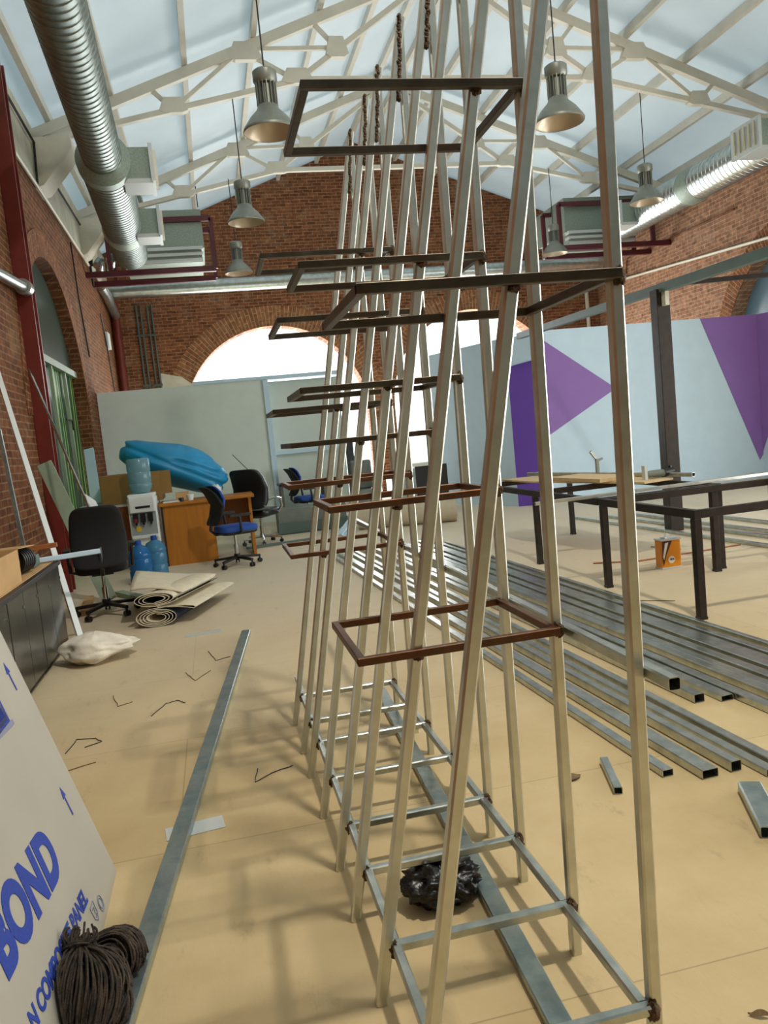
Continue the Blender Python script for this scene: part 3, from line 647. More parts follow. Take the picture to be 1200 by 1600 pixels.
for k, (p, q, lab) in enumerate((((5.05, 10.9), (5.35, 6.0), 'far loose tube under the black tables, leftmost'), ((5.4, 10.6), (5.75, 6.4), 'far loose tube behind the black tables, second'), ((5.75, 10.7), (5.95, 6.3), 'far loose tube behind the black tables, third'), ((6.25, 10.3), (6.35, 6.8), 'far loose tube behind the black tables, farthest right'))):
    stock(lab, p, q, .06, .035, M['tube_blue'], 'loose tubes on the far floor')
for lab, c, r, sx, sy in (('thin grey metal plate under the long tube at left', (-.24, 3.21), .12, .23, .11), ('small grey metal plate on the floor beyond the carpet', (-.24, 6.75), .1, .3, .09)):
    b = MB(); b.box((c[0], c[1], .002), (sx, sy, .003), Matrix.Rotation(r, 3, 'Z')); tag(b.build('metal_plate', M['pale_metal']), lab, 'metal plate')

# ------------------------------------------------------------------ black table frames and the portal frame
def table(label, x0, x1, ys, legs, z=.77, x1b=None):
    t = thing('table_frame', label, 'table frame', ((x0+x1)/2, ys[0], 0))
    y0, y1 = ys[0], ys[-1]
    for p, q in (((x0, y0), (x0, y1)), ((x1, y0), (x1, y1))):
        b = MB(); b.bar((p[0], p[1]-.025, z-.03), (q[0], q[1]+.025, z-.03), .05, .06); b.build('side_rail', M['black_steel'], t, bevel=.003)
    for y in ys:
        b = MB(); b.bar((x0+.025, y, z-.03), (x1-.025, y, z-.03), .05, .058); b.build('cross_rail', M['black_steel'], t, bevel=.003)
    for x, y in legs:
        b = MB(); b.bar((x, y, .004), (x, y, z-.06), .055, .055, (0, 1, 0)); l = b.build('leg', M['black_steel'], t, bevel=.003)
        b = MB(); b.bar((x, y, 0), (x, y, .02), .06, .06, (0, 1, 0)); b.build('foot', M['black_plastic'], l)
table('black steel table frame at right, nearest, with no top', 3.2, 4.85, (4.93, 6.27), ((3.2, 4.93), (3.2, 6.27), (4.25, 6.27), (4.85, 4.93), (4.85, 6.27)))
table('black steel table frame farther back carrying the plywood sheets', 3.2, 4.36, (6.36, 7.74, 9.4), ((3.2, 7.74), (4.36, 9.4), (3.2, 9.4), (4.36, 6.36)))
t = thing('portal_frame', 'dark steel post and beam frame standing behind the black tables', 'steel frame', (5.32, 8.68, 0))
b = MB(); b.bar((5.34, 8.68, .002), (5.34, 8.68, 2.86), .17, .15, (0, 1, 0)); b.build('post', M['black_steel'], t, bevel=.005)
b = MB(); b.bar((5.34, 13.05, 2.93), (5.34, 2.0, 2.78), .1, .1); b.build('beam', M['teal'], t)
b = MB(); b.bar((5.3, 8.6, 2.9), (8.5, 8.0, 2.9), .05, .05); b.build('tie_bar', M['black_steel'], t)
b = MB(); b.box((5.34, 8.56, 2.74), (.05, .08, .16)); b.build('cleat', M['cream'], t)
# things on the tables
sh = MB(); sh.prism([(3.5, 9.5, .772), (4.35, 9.45, .772), (4.42, 7.15, .772), (4.05, 7.05, .772), (3.55, 8.7, .772)], (0, 0, .018)); tag(sh.build('plywood_sheet', M['ply']), 'pale plywood sheet lying on the far black table', 'plywood')
b = MB(); b.box((3.95, 8.0, .812), (.42, 1.0, .036), Matrix.Rotation(.12, 3, 'Z')); tag(b.build('plywood_sheet', M['ply']), 'smaller pale board stacked on the plywood sheet', 'plywood')
b = MB(); b.tube((3.9, 9.6, .816), (4.55, 7.0, .812), .045, .04, .003); tag(b.build('steel_tube', M['tube_blue']), 'short grey tube lying over the plywood on the far table', 'steel tube')
stock('long bright steel tube laid across both black tables', (2.62, 6.36), (6.4, 6.62), .03, .03, M['tube'], z=.786)
t = thing('clamp', 'grey clamp standing on the far table left of the post', 'clamp', (4.2, 8.3, .83))
b = MB(); b.bar((4.2, 8.3, .831), (4.2, 8.3, .99), .03, .04); b.build('body', M['lamp_body'], t)
b = MB(); b.bar((4.2, 8.3, .98), (4.12, 8.28, 1.08), .022, .03); b.bar((4.2, 8.3, .96), (4.27, 8.3, .99), .02, .02); b.build('handle', M['lamp_body'], t)
t = thing('angle_grinder', 'small dark grinder with grey grip on the far table', 'power tool', (4.4, 7.3, .79))
b = MB(); b.cyl((4.22, 7.3, .838), (4.42, 7.32, .835), .034, .04, 14); b.build('grip', M['grey_cloth'], t, smooth=40)
b = MB(); b.cyl((4.42, 7.32, .835), (4.53, 7.33, .845), .048, .04, 14); b.cyl((4.5, 7.33, .86), (4.5, 7.33, .9), .02, n=8); b.build('head', M['black_plastic'], t, smooth=40)
b = MB(); b.bb(4.17, 4.2, 7.24, 7.3, .79, .93); b.build('bracket', M['pale_metal'], t)

# orange tin
t = thing('glue_tin', 'orange glue tin with a brown stripe on the floor by the tables', 'tin', (4.04, 6.7, 0))
b = MB(); b.bb(3.94, 4.14, 6.64, 6.76, 0, .27); b.build('can_body', M['can'], t, bevel=.012)
b = MB(); b.bb(3.936, 4.144, 6.636, 6.764, .265, .28); b.build('top_rim', M['pale_metal'], t, bevel=.004); b = MB(); b.bb(3.938, 4.142, 6.638, 6.762, .001, .018); b.build('bottom_rim', M['pale_metal'], t)
b = MB(); b.cyl((4.0, 6.7, .28), (4.0, 6.7, .295), .03, n=16); b.sweep([(4.0, 6.7, .29), (4.02, 6.68, .33), (4.06, 6.7, .31), (4.03, 6.73, .3)], .003, 5); b.build('cap', M['pale_metal'], t)
yf = 6.639
b = MB(); b.prism([(3.948, yf, .262), (4.05, yf, .262), (3.985, yf, .13), (3.953, yf, .03), (3.944, yf, .1)], (0, -.0015, 0)); b.build('brown_stripe', M['can_brown'], t)
b = MB(); b.prism([(3.978, yf-.0015, .245), (4.012, yf-.0015, .25), (3.985, yf-.0015, .17), (3.958, yf-.0015, .09), (3.95, yf-.0015, .12)], (0, -.001, 0)); b.build('white_lettering_strip', M['can_white'], t)
b = MB(); b.cyl((4.035, yf, .085), (4.035, yf-.002, .085), .034, n=28); b.build('badge', M['can_white'], t)

# text helper
def text_mesh(name, s, size, m, parent, mtx, shear=.0, offset=.0, width=1., spc=1.):
    c = bpy.data.curves.new(name, 'FONT'); c.body = s; c.size = size; c.shear = shear; c.offset = offset; c.extrude = .0006; c.align_x = 'RIGHT'; c.resolution_u = 6; c.space_character = spc
    o = bpy.data.objects.new(name, c); COL.objects.link(o); bpy.context.view_layer.update()
    dg = bpy.context.evaluated_depsgraph_get(); me = bpy.data.meshes.new_from_object(o.evaluated_get(dg)); bpy.data.objects.remove(o)
    me.transform(Matrix.Diagonal((width, 1, 1, 1))); me.transform(mtx)
    off = Vector(parent.location)
    if parent.parent is not None: off = Vector(parent.parent.location)
    me.transform(Matrix.Translation(-off))
    me.materials.clear(); me.materials.append(m)
    o = bpy.data.objects.new(name, me); COL.objects.link(o); o.parent = parent
    return o
mt = Matrix(((1, 0, 0, 4.062), (0, 0, -1, yf-.0025), (0, 1, 0, .079), (0, 0, 0, 1)))
text_mesh('badge_number', '404', .03, M['can_brown'], t, mt, offset=.0008)

# ------------------------------------------------------------------ composite panel with printing, lower left
P0 = Vector((-.52, 2.99, 0)); E1 = Vector((0, 1, 0)); E2 = Vector((-.278, 0, .961)); NN = E1.cross(E2).normalized()
if NN.x < 0: NN = -NN
pt = thing('composite_panel', 'film wrapped composite panel printed in blue, leaning at lower left', 'panel', tuple(P0))
b = MB(); b.prism([P0, P0-E1*1.22, P0-E1*1.22+E2*2.2, P0+E2*2.2], -NN*.006); b.build('sheet', M['panel'], pt)
def pmat(s, t_, ang=0.):
    ca, sa = math.cos(ang), math.sin(ang)
    ex = E1*ca+E2*sa; ey = -E1*sa+E2*ca; o = P0+E1*s+E2*t_+NN*.0012
    return Matrix(((ex.x, ey.x, NN.x, o.x), (ex.y, ey.y, NN.y, o.y), (ex.z, ey.z, NN.z, o.z), (0, 0, 0, 1)))
text_mesh('brand_lettering', 'BOND', .205, M['ink'], pt, pmat(-.455, .285, -.08), shear=.0, offset=.0105, width=.985, spc=1.035)
text_mesh('product_lettering', 'N COMPOSITE PANEL', .068, M['ink'], pt, pmat(-.385, .118, -.09), shear=.12, offset=.0025, width=1.02)
def flat(name, pts, m):
    b = MB(); b.prism([P0+E1*s+E2*t_+NN*.0006 for s, t_ in pts], NN*.0008); return b.build(name, m, pt)
for s, t0, t1 in ((-.157, .32, .43), (-.115, .79, .895)):
    flat('arrow', [(s-.006, t0), (s+.006, t0), (s+.004, t1-.04), (s+.02, t1-.04), (s-.002, t1), (s-.022, t1-.04), (s-.007, t1-.04)], M['ink'])
flat('logo_box', [(-.44, .74), (-.3, .74), (-.3, .85), (-.44, .85)], M['ink']); flat('logo_box', [(-.43, .75), (-.312, .75), (-.312, .84), (-.43, .84)], M['panel'])
flat('logo_box', [(-.42, .765), (-.325, .765), (-.325, .825), (-.42, .825)], M['ink'])
flat('small_print', [(-.52, .735), (-.275, .72), (-.275, .738), (-.52, .753)], M['ink_grey'])
b = MB()
c0 = P0+E1*-.295+E2*.05+NN*.0015
for r in (.026, .017): b.sweep([c0+(E1*math.cos(2*PI*k/20)+E2*math.sin(2*PI*k/20))*r for k in range(20)], .0016, 4, closed=True)
b.build('round_stamp', M['ink_grey'], pt)
b = MB(); c0 = P0+E1*-.378+E2*.071+NN*.0015
b.sweep([c0+E1*x+E2*y for x, y in ((-.025, .025), (.025, .025), (.022, -.015), (0, -.032), (-.022, -.015))], .0015, 4, closed=True); b.sweep([c0+E1*x+E2*y for x, y in ((-.01, .012), (.01, .012), (.0, -.005), (.008, -.012), (-.006, -.018))], .0015, 4); b.build('shield_stamp', M['ink_grey'], pt)

# ------------------------------------------------------------------ rope hank
t = thing('rope_hank', 'bundle of dark rope tied in the middle, on the floor at lower left', 'rope', (-.5, 2.25, 0))
T = Vector((-.525, 2.26, .148)); rng = random.Random(3)
def lobe(name, d0, spread, L0, n, up0, width, lift):
    b = MB(); d0 = Vector(d0).normalized(); sd = d0.cross(Vector((0, 0, 1))).normalized(); un = sd.cross(d0)
    for k in range(n):
        f = rng.uniform(-1, 1); g = rng.uniform(0, 1); ln = L0*rng.uniform(.8, 1.05)*(1-.15*f*f)
        base = T+sd*f*width*.16+Vector((0, 0, rng.uniform(-.02, .02)))
        tip = T+d0*ln+sd*f*width*.5+Vector((0, 0, -T.z*(.85 if lift < .1 else .55)*g+.015))
        mid = (base+tip)/2+sd*f*width*.62+un*(lift*(1.15-.9*g)*rng.uniform(.8, 1.2)*(1-.5*f*f))
        pts = []
        for i in range(15):
            u = i/14; p = base*(1-u)**2+mid*2*u*(1-u)+tip*u*u
            p += Vector((noise.noise(p*9+Vector((k, 0, 0))), noise.noise(p*9+Vector((0, k, 0))), noise.noise(p*9+Vector((0, 0, k)))))*.009
            p.z = max(p.z, .006); p.x = min(max(p.x, -.505-.289*p.z), (-.47+.1196*(p.y-1.75)-.012) if p.z < .045 else 9); pts.append(p)
        b.sweep(pts, .0034, 5)
    b.build(name, M['rope'], t, smooth='all')
lobe('rope_loop', (-.06, -1, -.5), .5, .27, 320, 0, .235, .115)
lobe('rope_loop', (.6, -.6, -.5), .5, .17, 110, 0, .14, .05)
lobe('rope_loop', (.05, .5, .5), .5, .075, 110, 0, .085, .03)
b = MB(); C0 = T+Vector((.085, .075, -.075)); n0 = Vector((-.25, -1, .55)).normalized(); ex = n0.cross(Vector((0, 0, 1))).normalized(); ey = ex.cross(n0)
if ey.z < 0: ey = -ey
for k in range(120):
    rr = rng.uniform(.028, .078); c = C0+n0*rng.uniform(-.05, .045)+ex*rng.uniform(-.008, .008); a0 = rng.uniform(-.6, .6); pts = []
    for i in range(20):
        a = a0+PI*1.12-i/19*PI*1.75; p = c+ex*rr*1.05*math.cos(a)+ey*rr*1.02*math.sin(a)
        p += Vector((noise.noise(p*14+Vector((k, 0, 0))), noise.noise(p*14+Vector((0, k, 0))), noise.noise(p*14)))*.008
        p.z = max(p.z, .006); p.x = min(max(p.x, -.505-.289*p.z), (-.47+.1196*(p.y-1.75)-.012) if p.z < .045 else 9); pts.append(p)
    b.sweep(pts, .0034, 5)
b.build('rope_loop', M['rope'], t, smooth='all')
b = MB(); b.blob(T+Vector((.02, -.11, -.09)), (.075, .1, .06), .2, 3, 2, 24, 16); b.blob(T+Vector((.08, .05, -.09)), (.05, .07, .06), .2, 3, 4, 24, 16); b.build('rope_core', M['rope'], t, smooth='all')
b = MB()
for k in range(4):
    b.sweep([T+Vector((.046*math.cos(a), .010*(k-1.5)+.004*math.sin(3*a)+.012, .034*math.sin(a)+.002)) for a in [2*PI*i/20 for i in range(20)]], .0036, 6, closed=True)
b.build('rope_tie', M['rope'], t, smooth='all')

# black bag under the rack and floor litter
b = MB(); b.blob((.555, 2.37, .068), (.14, .105, .08), .3, 1.9, 5, 72, 48, lambda p: Vector((p.x, p.y, max(p.z, -.07))), sharp=True); tag(b.build('plastic_bag', M['black_bag'], smooth='all'), 'crumpled black plastic bag on the floor inside the rack', 'bag')
def leaf(label, c, ln, w, a, m='leaf'):
    b = MB(); R = Matrix.Rotation(a, 3, 'Z'); n = 8; up = []; dn = []
    for i in range(n+1):
        u = i/n; x = (u-.5)*ln; y = w*math.sin(PI*u)**.8; z = .004+.012*abs(math.sin(3*u+a))
        up.append(Vector(c)+R @ Vector((x, y/2, z))); dn.append(Vector(c)+R @ Vector((x, -y/2, z*.6)))
    b.add(up+dn, [(i, i+1, n+2+i, n+1+i) for i in range(n)])
    o = b.build('dry_leaf', M[m]); o.modifiers.new('s', 'SOLIDIFY').thickness = .0015
    return tag(o, label, 'leaf')
leaf('brown dry leaf on the floor left of the nearest leg', (.085, 1.78, 0), .07, .025, 2.2)
leaf('curled dry leaf at lower right of the floor', (1.03, 1.6, 0), .07, .018, -.8)
leaf('second curled leaf at the lower right, nearer the edge', (1.14, 1.62, 0), .05, .015, -.5)
leaf('greenish scrap of leaf beside the short offcut', (1.3, 3.0, 0), .1, .05, .3)
def scrap(label, pts, m='leaf', r=.0024):
    b = MB(); P = [Vector((x, y, r+.001)) for x, y in pts]; Q = []
    for i in range(len(P)-1):
        for k in range(4): Q.append(P[i].lerp(P[i+1], k/4)+Vector((random.uniform(-.004, .004), random.uniform(-.004, .004), 0)))
    b.sweep(Q+[P[-1]], r, 5); return tag(b.build('wire_scrap', M[m]), label, 'wire scrap')
scrap('thin brown string curling at the foot of the nearest leg', [(.09, 1.8), (.12, 1.74), (.16, 1.7), (.2, 1.71), (.25, 1.77), (.22, 1.76)], 'leaf', .004)
b = MB(); b.box((.252, 1.79, .03), (.012, .05, .06), Matrix.Rotation(.3, 3, 'Z')); tag(b.build('strap_scrap', M['lime']), 'scrap of yellow strap against the nearest left foot', 'strap')
scrap('looped wire scrap on the floor near the panel top', [(-.93, 4.35), (-.9, 4.55), (-.8, 4.52), (-.76, 4.45), (-.84, 4.4)], 'wire')
scrap('pair of bent wires on the floor left of centre', [(-.52, 4.75), (-.45, 4.95), (-.38, 4.98), (-.33, 4.9)], 'wire')
scrap('bent wire on the floor below the white sack', [(-.8, 5.3), (-.74, 5.05), (-.66, 5.1)], 'leaf')
scrap('small wire hook on the open floor', [(-.35, 5.6), (-.28, 5.35), (-.18, 5.55)], 'leaf')
scrap('wire hook nearer the long tube', [(-.2, 6.1), (-.14, 5.8), (-.04, 5.85)], 'wire')
scrap('long straight wire beside the white panel edge', [(-.98, 4.05), (-.75, 4.15)], 'leaf')
scrap('hairline wire crossing the floor left of the rack', [(.04, 3.7), (.02, 3.55), (.1, 3.62), (.2, 3.66)], 'wire')
scrap('thin dark wire on the bare floor below the tables', [(3.1, 5.7), (3.35, 5.5)], 'wire')
scrap('orange cable on the floor behind the tin', [(3.6, 7.35), (4.0, 7.15), (4.6, 7.2), (5.2, 7.25)], 'plank', .008)
scrap('black cable trailing from the far table to the floor', [(4.5, 7.8), (4.66, 7.6), (4.64, 7.45), (4.54, 7.4)], 'wire', .006)
b = MB(); b.bar((6.55, 8.25, .03), (6.8, 8.1, .03), .05, .04); b.sweep([(6.55, 8.25, .02), (6.45, 8.15, .01), (6.42, 8.4, .01)], .01, 6); tag(b.build('welding_clamp', M['black_plastic']), 'dark welding clamp on the floor behind the nearest table', 'tool')

# ------------------------------------------------------------------ left side: cabinets and what lies on them
for k, (y0, y1, lab) in enumerate(((4.35, 5.24, 'low black cabinet partly hidden behind the white panel'), (5.25, 6.09, 'low black cabinet in the middle of the run'), (6.1, 6.95, 'low black cabinet at the far end of the run'))):
    t = thing('low_cabinet', lab, 'cabinet', (-1.62, (y0+y1)/2, 0), group='low black cabinets along the left wall')
    b = MB(); b.bb(XL+.03, -1.36, y0, y1, .06, .7); b.build('carcass', M['black_paint'], t)
    b = MB(); b.bb(XL+.06, -1.38, y0, y1, 0, .06); b.build('plinth', M['black_plastic'], t)
    for a, c in ((y0, (y0+y1)/2), ((y0+y1)/2, y1)):
        b = MB(); b.bb(-1.36, -1.335, a+.004, c-.004, .065, .695); d = b.build('door', M['black_paint'], t, bevel=.002)
        b = MB(); b.cyl((-1.335, c-.05, .6), (-1.325, c-.05, .6), .012, n=10); b.build('lock', M['chrome'], d)
b = MB(); b.bb(XL+.02, -1.32, 4.33, 6.97, .7, .735); tag(b.build('worktop', M['desk_edge'], bevel=.003), 'dark worktop along the low black cabinets', 'worktop')
b = MB(); b.bb(XL+.1, -1.36, 4.6, 6.9, .736, .742); tag(b.build('ply_board', M['card_pale']), 'pale brown board lying on the cabinet worktop', 'board')
t = thing('cardboard_box', 'open pale cardboard box on the cabinets at the left edge', 'box', (-1.62, 5.35, .743))
b = MB(); y0, y1, x0, x1 = 4.95, 5.86, -1.88, -1.37
for a in ((x0, x0+.006, y0, y1), (x1-.006, x1, y0, y1), (x0, x1, y0, y0+.006), (x0, x1, y1-.006, y1)): b.bb(*a, .743, .965)
b.build('box_sides', M['card_pale'], t)
b = MB(); b.prism([(x0, y1, .965), (x1, y1, .965), (x1+.0, y1+.5, .935), (x0+.1, y1+.5, .935)], (0, 0, .006)); b.prism([(x0, y0, .965), (x1, y0, .965), (x1, y0+.25, 1.0), (x0, y0+.25, 1.0)], (0, 0, .006)); b.build('flap', M['card_pale'], t)
t = thing('cable_reel', 'dark reel of cable on the cabinets beside the cardboard box', 'cable reel', (-1.5, 6.3, .743))
b = MB(); c = (-1.5, 6.3, .84)
for k in range(6): b.lathe([(.06, k*.03), (.095, k*.03+.006), (.095, k*.03+.024), (.06, k*.03+.03)], (c[0], c[1]-.1, c[2]), (.25, 1, 0), 24)
b.build('spool', M['black_plastic'], t, smooth=40)
b = MB(); b.bar((-1.92, 6.93, .848), (-1.33, 6.99, .862), .09, .035, (0, 0, 1)); tag(b.build('plank', M['plank'], bevel=.003), 'orange-brown plank lying across the far end of the cabinets', 'plank')
b = MB(); b.tube((-1.62, 6.78, .765), (-.99, 6.92, .775), .04, .04, .003); tag(b.build('square_bar', M['white_board']), 'short pale square bar sticking out past the cabinets', 'bar')
b = MB(); b.bb(-1.62, -1.42, 6.5, 6.72, .743, .835); tag(b.build('grey_box', M['teal'], bevel=.01), 'small grey-green box on the cabinets under the orange plank', 'box')
b = MB(); b.bar((-1.216, 6.87, .015), (-1.216-.734*1.12, 6.87+1.73*1.12, 2.396*1.12), .045, .045); tag(b.build('white_pole', M['white_plastic']), 'long white square pole leaning from the white sack to the wall', 'pole')
b = MB(); b.bar((-1.78, 7.95, .35), (-1.93, 8.2, 1.9), .035, .035); b.bar((-1.73, 7.87, .005), (-1.78, 7.95, .35), .035, .035); tag(b.build('metal_pole', M['flat_tube']), 'bluish metal pole leaning on the brick beside the white pole', 'pole')
b = MB(); b.blob((-1.03, 6.35, .1), (.26, .2, .12), .22, 1.6, 9, 60, 36, lambda p: Vector((p.x*(1+.5*max(0, p.x)), p.y, max(p.z*(1-.9*max(0, p.x)/.35), -.098)))); tag(b.build('woven_sack', M['sack'], smooth='all'), 'crumpled white sack at the foot of the white pole', 'sack')
b = MB(); b.bar((-1.3, 7.25, .02), (-1.1, 6.75, .02), .06, .035); tag(b.build('wood_batten', M['card_pale']), 'short wooden batten on the floor behind the white sack', 'batten')
# boards and poles leaning by the red column
t = thing('squeegee_pole', 'long silver pole with a grey blade leaning against the wall', 'pole', (-1.3, 8.5, 1.1))
b = MB(); b.cyl((-1.25, 8.42, 1.06), (-1.93, 9.93, 2.64), .016, n=10); b.build('handle', M['chrome'], t)
b = MB(); b.prism([(-1.24, 8.4, 1.03), (-1.29, 8.5, 1.2), (-1.2, 8.5, 1.12), (-1.16, 8.42, 1.04)], (0, .02, 0)); b.build('blade', M['pale_metal'], t)
def lean(name, label, p0, p1, w, th, m, cat):
    b = MB(); b.bar(p0, p1, w, th, (0, -1, .2)); return tag(b.build(name, m), label, cat)
lean('leaning_board', 'grey-green board leaning in front of the red column', (-1.25, 8.95, .02), (-1.84, 9.6, 1.55), .16, .03, M['green_board'], 'board')
lean('leaning_board', 'narrow white board leaning on the arch jamb', (-1.68, 12.0, .915), (-1.87, 13.3, 1.72), .15, .03, M['white_board'], 'board')
lean('leaning_strip', 'pale timber strip leaning at the arch opening', (-1.80, 12.6, .01), (-1.92, 13.2, 1.0), .2, .03, M['green_board'], 'board')
for k, (x, y, a, lab) in enumerate(((-.98, 8.9, .5, 'green board offcut under the left chair'), (-1.45, 8.75, .1, 'pale board offcut lying behind the left chair'))):
    b = MB(); b.box((x, y, .03+.0*k), (.1, .9, .05), Matrix.Rotation(a, 3, 'Z')); tag(b.build('board_offcut', M['green_board'] if k == 0 else M['card_pale']), lab, 'board')

# ------------------------------------------------------------------ office chairs
def chair(label, loc, rz, style):
    t = thing('office_chair', label, 'office chair', loc, rz)
    metal = M['chrome'] if style == 'exec' else M['black_plastic']
    b = MB()
    for k in range(5):
        a = 2*PI*k/5+.3; d = Vector((math.cos(a), math.sin(a), 0)); s = Vector((-d.y, d.x, 0))
        b.prism([d*.03+s*.03+Vector((0, 0, .1)), d*.31+s*.018+Vector((0, 0, .075)), d*.31-s*.018+Vector((0, 0, .075)), d*.03-s*.03+Vector((0, 0, .1))], (0, 0, .03))
    b.cyl((0, 0, .09), (0, 0, .16), .04, n=16); b.build('star_base', metal, t, local=True, bevel=.004)
    for k in range(5):
        a = 2*PI*k/5+.3; d = Vector((math.cos(a), math.sin(a), 0)); s = Vector((-d.y, d.x, 0)); b = MB()
        for q in (-.018, .018): b.cyl(d*.3+s*(q-.008)+Vector((0, 0, .028)), d*.3+s*(q+.008)+Vector((0, 0, .028)), .028, n=14)
        b.cyl(d*.3+Vector((0, 0, .03)), d*.3+Vector((0, 0, .08)), .012, n=8); b.build('caster', M['black_plastic'], t, local=True)
    b = MB(); b.cyl((0, 0, .15), (0, 0, .28), .028, n=14); b.cyl((0, 0, .28), (0, 0, .42), .018, n=14); b.build('gas_lift', M['chrome'], t, local=True)
    b = MB(); b.box((0, 0, .43), (.2, .26, .04)); b.build('mechanism', M['black_plastic'], t, local=True)
    def cushion(name, c, rad, m, fn=None, pw=.45):
        b = MB(); nu, nv = 36, 14; vs = []
        for j in range(nv+1):
            th = PI*j/nv-PI/2
            for i in range(nu):
                ph = 2*PI*i/nu; f = lambda q: math.copysign(abs(q)**pw, q)
                p = Vector((rad[0]*f(math.cos(th))*f(math.cos(ph)), rad[1]*f(math.cos(th))*f(math.sin(ph)), rad[2]*f(math.sin(th))))
                if fn: p = fn(p)
                vs.append(Vector(c)+p)
        b.add(vs, [(j*nu+i, j*nu+(i+1) % nu, (j+1)*nu+(i+1) % nu, (j+1)*nu+i) for j in range(nv) for i in range(nu)])
        return b.build(name, m, t, local=True, smooth='all')
    H = {'mesh': .5, 'exec': .62, 'black': .6}[style]
    sm = {'mesh': M['blue_fabric'], 'exec': M['black_leather'], 'black': M['black_fabric']}[style]
    cushion('seat', (0, .02, .49), (.25, .25, .05 if style == 'mesh' else .065), sm)
    if style == 'mesh': cushion('seat_shell', (0, .02, .455), (.245, .245, .04), M['black_plastic'])
    curve = lambda p: Vector((p.x*(1-.12*max(0, p.z)/(H/2)), p.y-.12*p.z-.28*p.x*p.x*-1+.1*math.cos(p.z/H*PI*1.2), p.z))
    z0 = (.56 if style != 'black' else .5)+H/2; bw = {'mesh': .235, 'exec': .3, 'black': .26}[style]
    cushion('backrest', (0, -.30, z0), (bw, .025 if style == 'mesh' else .055, H/2), M['black_fabric'] if style != 'exec' else M['black_leather'], curve, .35)
    if style == 'mesh': cushion('back_pad', (0, -.262, z0+.08), (.2, .02, H*.36), M['blue_fabric'], curve, .35)
    b = MB(); b.sweep([(0, -.1, .44), (0, -.25, .44), (0, -.31, .5), (0, -.27, .7)], .022, 8); b.build('back_spine', M['black_plastic'], t, local=True, smooth=40)
    for s in (-1, 1):
        b = MB()
        if style == 'exec': b.sweep([(s*.24, .15, .47), (s*.29, .2, .56), (s*.29, .17, .68), (s*.28, .0, .71), (s*.27, -.2, .69), (s*.25, -.27, .6)], .022, 10)
        else:
            b.sweep([(s*.2, .0, .44), (s*.29, .0, .46), (s*.3, -.02, .66)], .018, 8); b.bar((s*.3, .13, .675), (s*.3, -.15, .675), .06, .03)
        b.build('armrest', metal if style == 'exec' else M['black_plastic'], t, local=True, smooth=40)
    return t
chair('black high-backed office chair beside the cabinets, its back to us', (-1.18, 8.22, 0), math.radians(8), 'black')
chair('black and blue office chair beside the orange desk', (.17, 10.45, 0), math.radians(-72), 'mesh')
chair('black leather chair with chrome base behind the blue chair', (.62, 12.5, 0), math.radians(-35), 'exec')
chair('small blue-backed office chair far behind the rack', (1.6, 14.4, 0), math.radians(-80), 'mesh')
b = MB(); b.blob((-1.12, 8.3, .60), (.1, .07, .03), .4, 3, 4, 24, 14, sharp=True); tag(b.build('paper_tissue', M['paper'], smooth='all'), 'crumpled white tissue on the left chair seat', 'tissue')
b = MB(); b.bar((.3, 12.3, 1.42), (.66, 12.35, .98), .012, .012); tag(b.build('metal_rod', M['chrome']), 'thin silver rod resting on the black leather chair', 'rod')

# ------------------------------------------------------------------ desk group
t = thing('desk', 'orange wood desk with its side panel facing us', 'desk', (-.2, 11.5, 0))
b = MB(); b.bb(-.74, -.07, 11.22, 11.25, .0, .82); b.build('side_panel', M['desk'], t)
b = MB(); b.bb(-.76, -.735, 11.2, 11.26, .0, .82); b.build('panel_edge', M['desk_edge'], t)
b = MB(); b.bb(-.78, .5, 11.17, 11.9, .82, .86); b.build('desk_top', M['desk'], t, bevel=.004)
b = MB(); b.bb(.42, .46, 11.3, 11.85, .0, .82); b.build('side_panel', M['desk'], t)
b = MB(); b.bb(-.7, .42, 11.82, 11.85, .3, .82); b.build('back_panel', M['desk'], t)
t = thing('side_cabinet', 'reddish wood cabinet behind the water cooler', 'cabinet', (-1.45, 11.75, 0))
b = MB(); b.bb(-1.9, -.82, 11.58, 12.3, 0, .86); b.build('carcass', M['dark_wood'], t)
b = MB(); b.bb(-1.92, -.8, 11.56, 12.32, .86, .89); b.build('cabinet_top', M['pale_metal'], t)
t = thing('carton', 'large tan cardboard carton behind the water cooler bottle', 'box', (-1.2, 12.0, .89))
b = MB(); b.bb(-1.55, -.74, 11.6, 12.3, .891, 1.30); b.build('carton_body', M['card'], t, bevel=.006)
b = MB(); b.bb(-.74, -.60, 11.6, 11.62, .98, 1.3); b.build('flap', M['card'], t)
# blue bag
def slump(p): return Vector((p.x, p.y, p.z*(1.0-.12*p.x)-.05*p.x*p.x+.035*math.sin(5*p.x+2*p.z)*(.5 if p.z < 0 else 1)))
b = MB(); b.blob((0, 0, 0), (.80, .42, .30), .05, 1.3, 3, 90, 56, lambda p: slump(Vector((math.copysign(abs(p.x)**.86*.8**.14, p.x), p.y, p.z*(1.0+.22*p.x)*max(.03, 1-min(.97, (p.x/.81)**2))**-.2))))
for i, p in enumerate(b.v):
    v = Vector(p); f = 1-.07*abs(noise.noise(Vector((v.x*2.0, v.y*2.5, v.z*7))))*(2.6 if v.z > .05 and v.x > 0 else .4)-.06*math.exp(-((v.z-.0+.08*v.x)/.035)**2)
    q = Matrix.Rotation(math.radians(24), 3, 'Y') @ (v*f); b.v[i] = (q.x-.55, q.y+12.3, q.z+1.345)
tag(b.build('blue_bag', M['tarp'], smooth='all'), 'big slumped blue nylon bag lying over the carton and desk', 'bag')
b = MB(); b.blob((.0, 11.6, .95), (.09, .07, .09), .4, 3, 8, 30, 20, sharp=True); tag(b.build('carrier_bag', M['paper'], smooth='all'), 'small white carrier bag on the desk under the blue bag', 'bag')
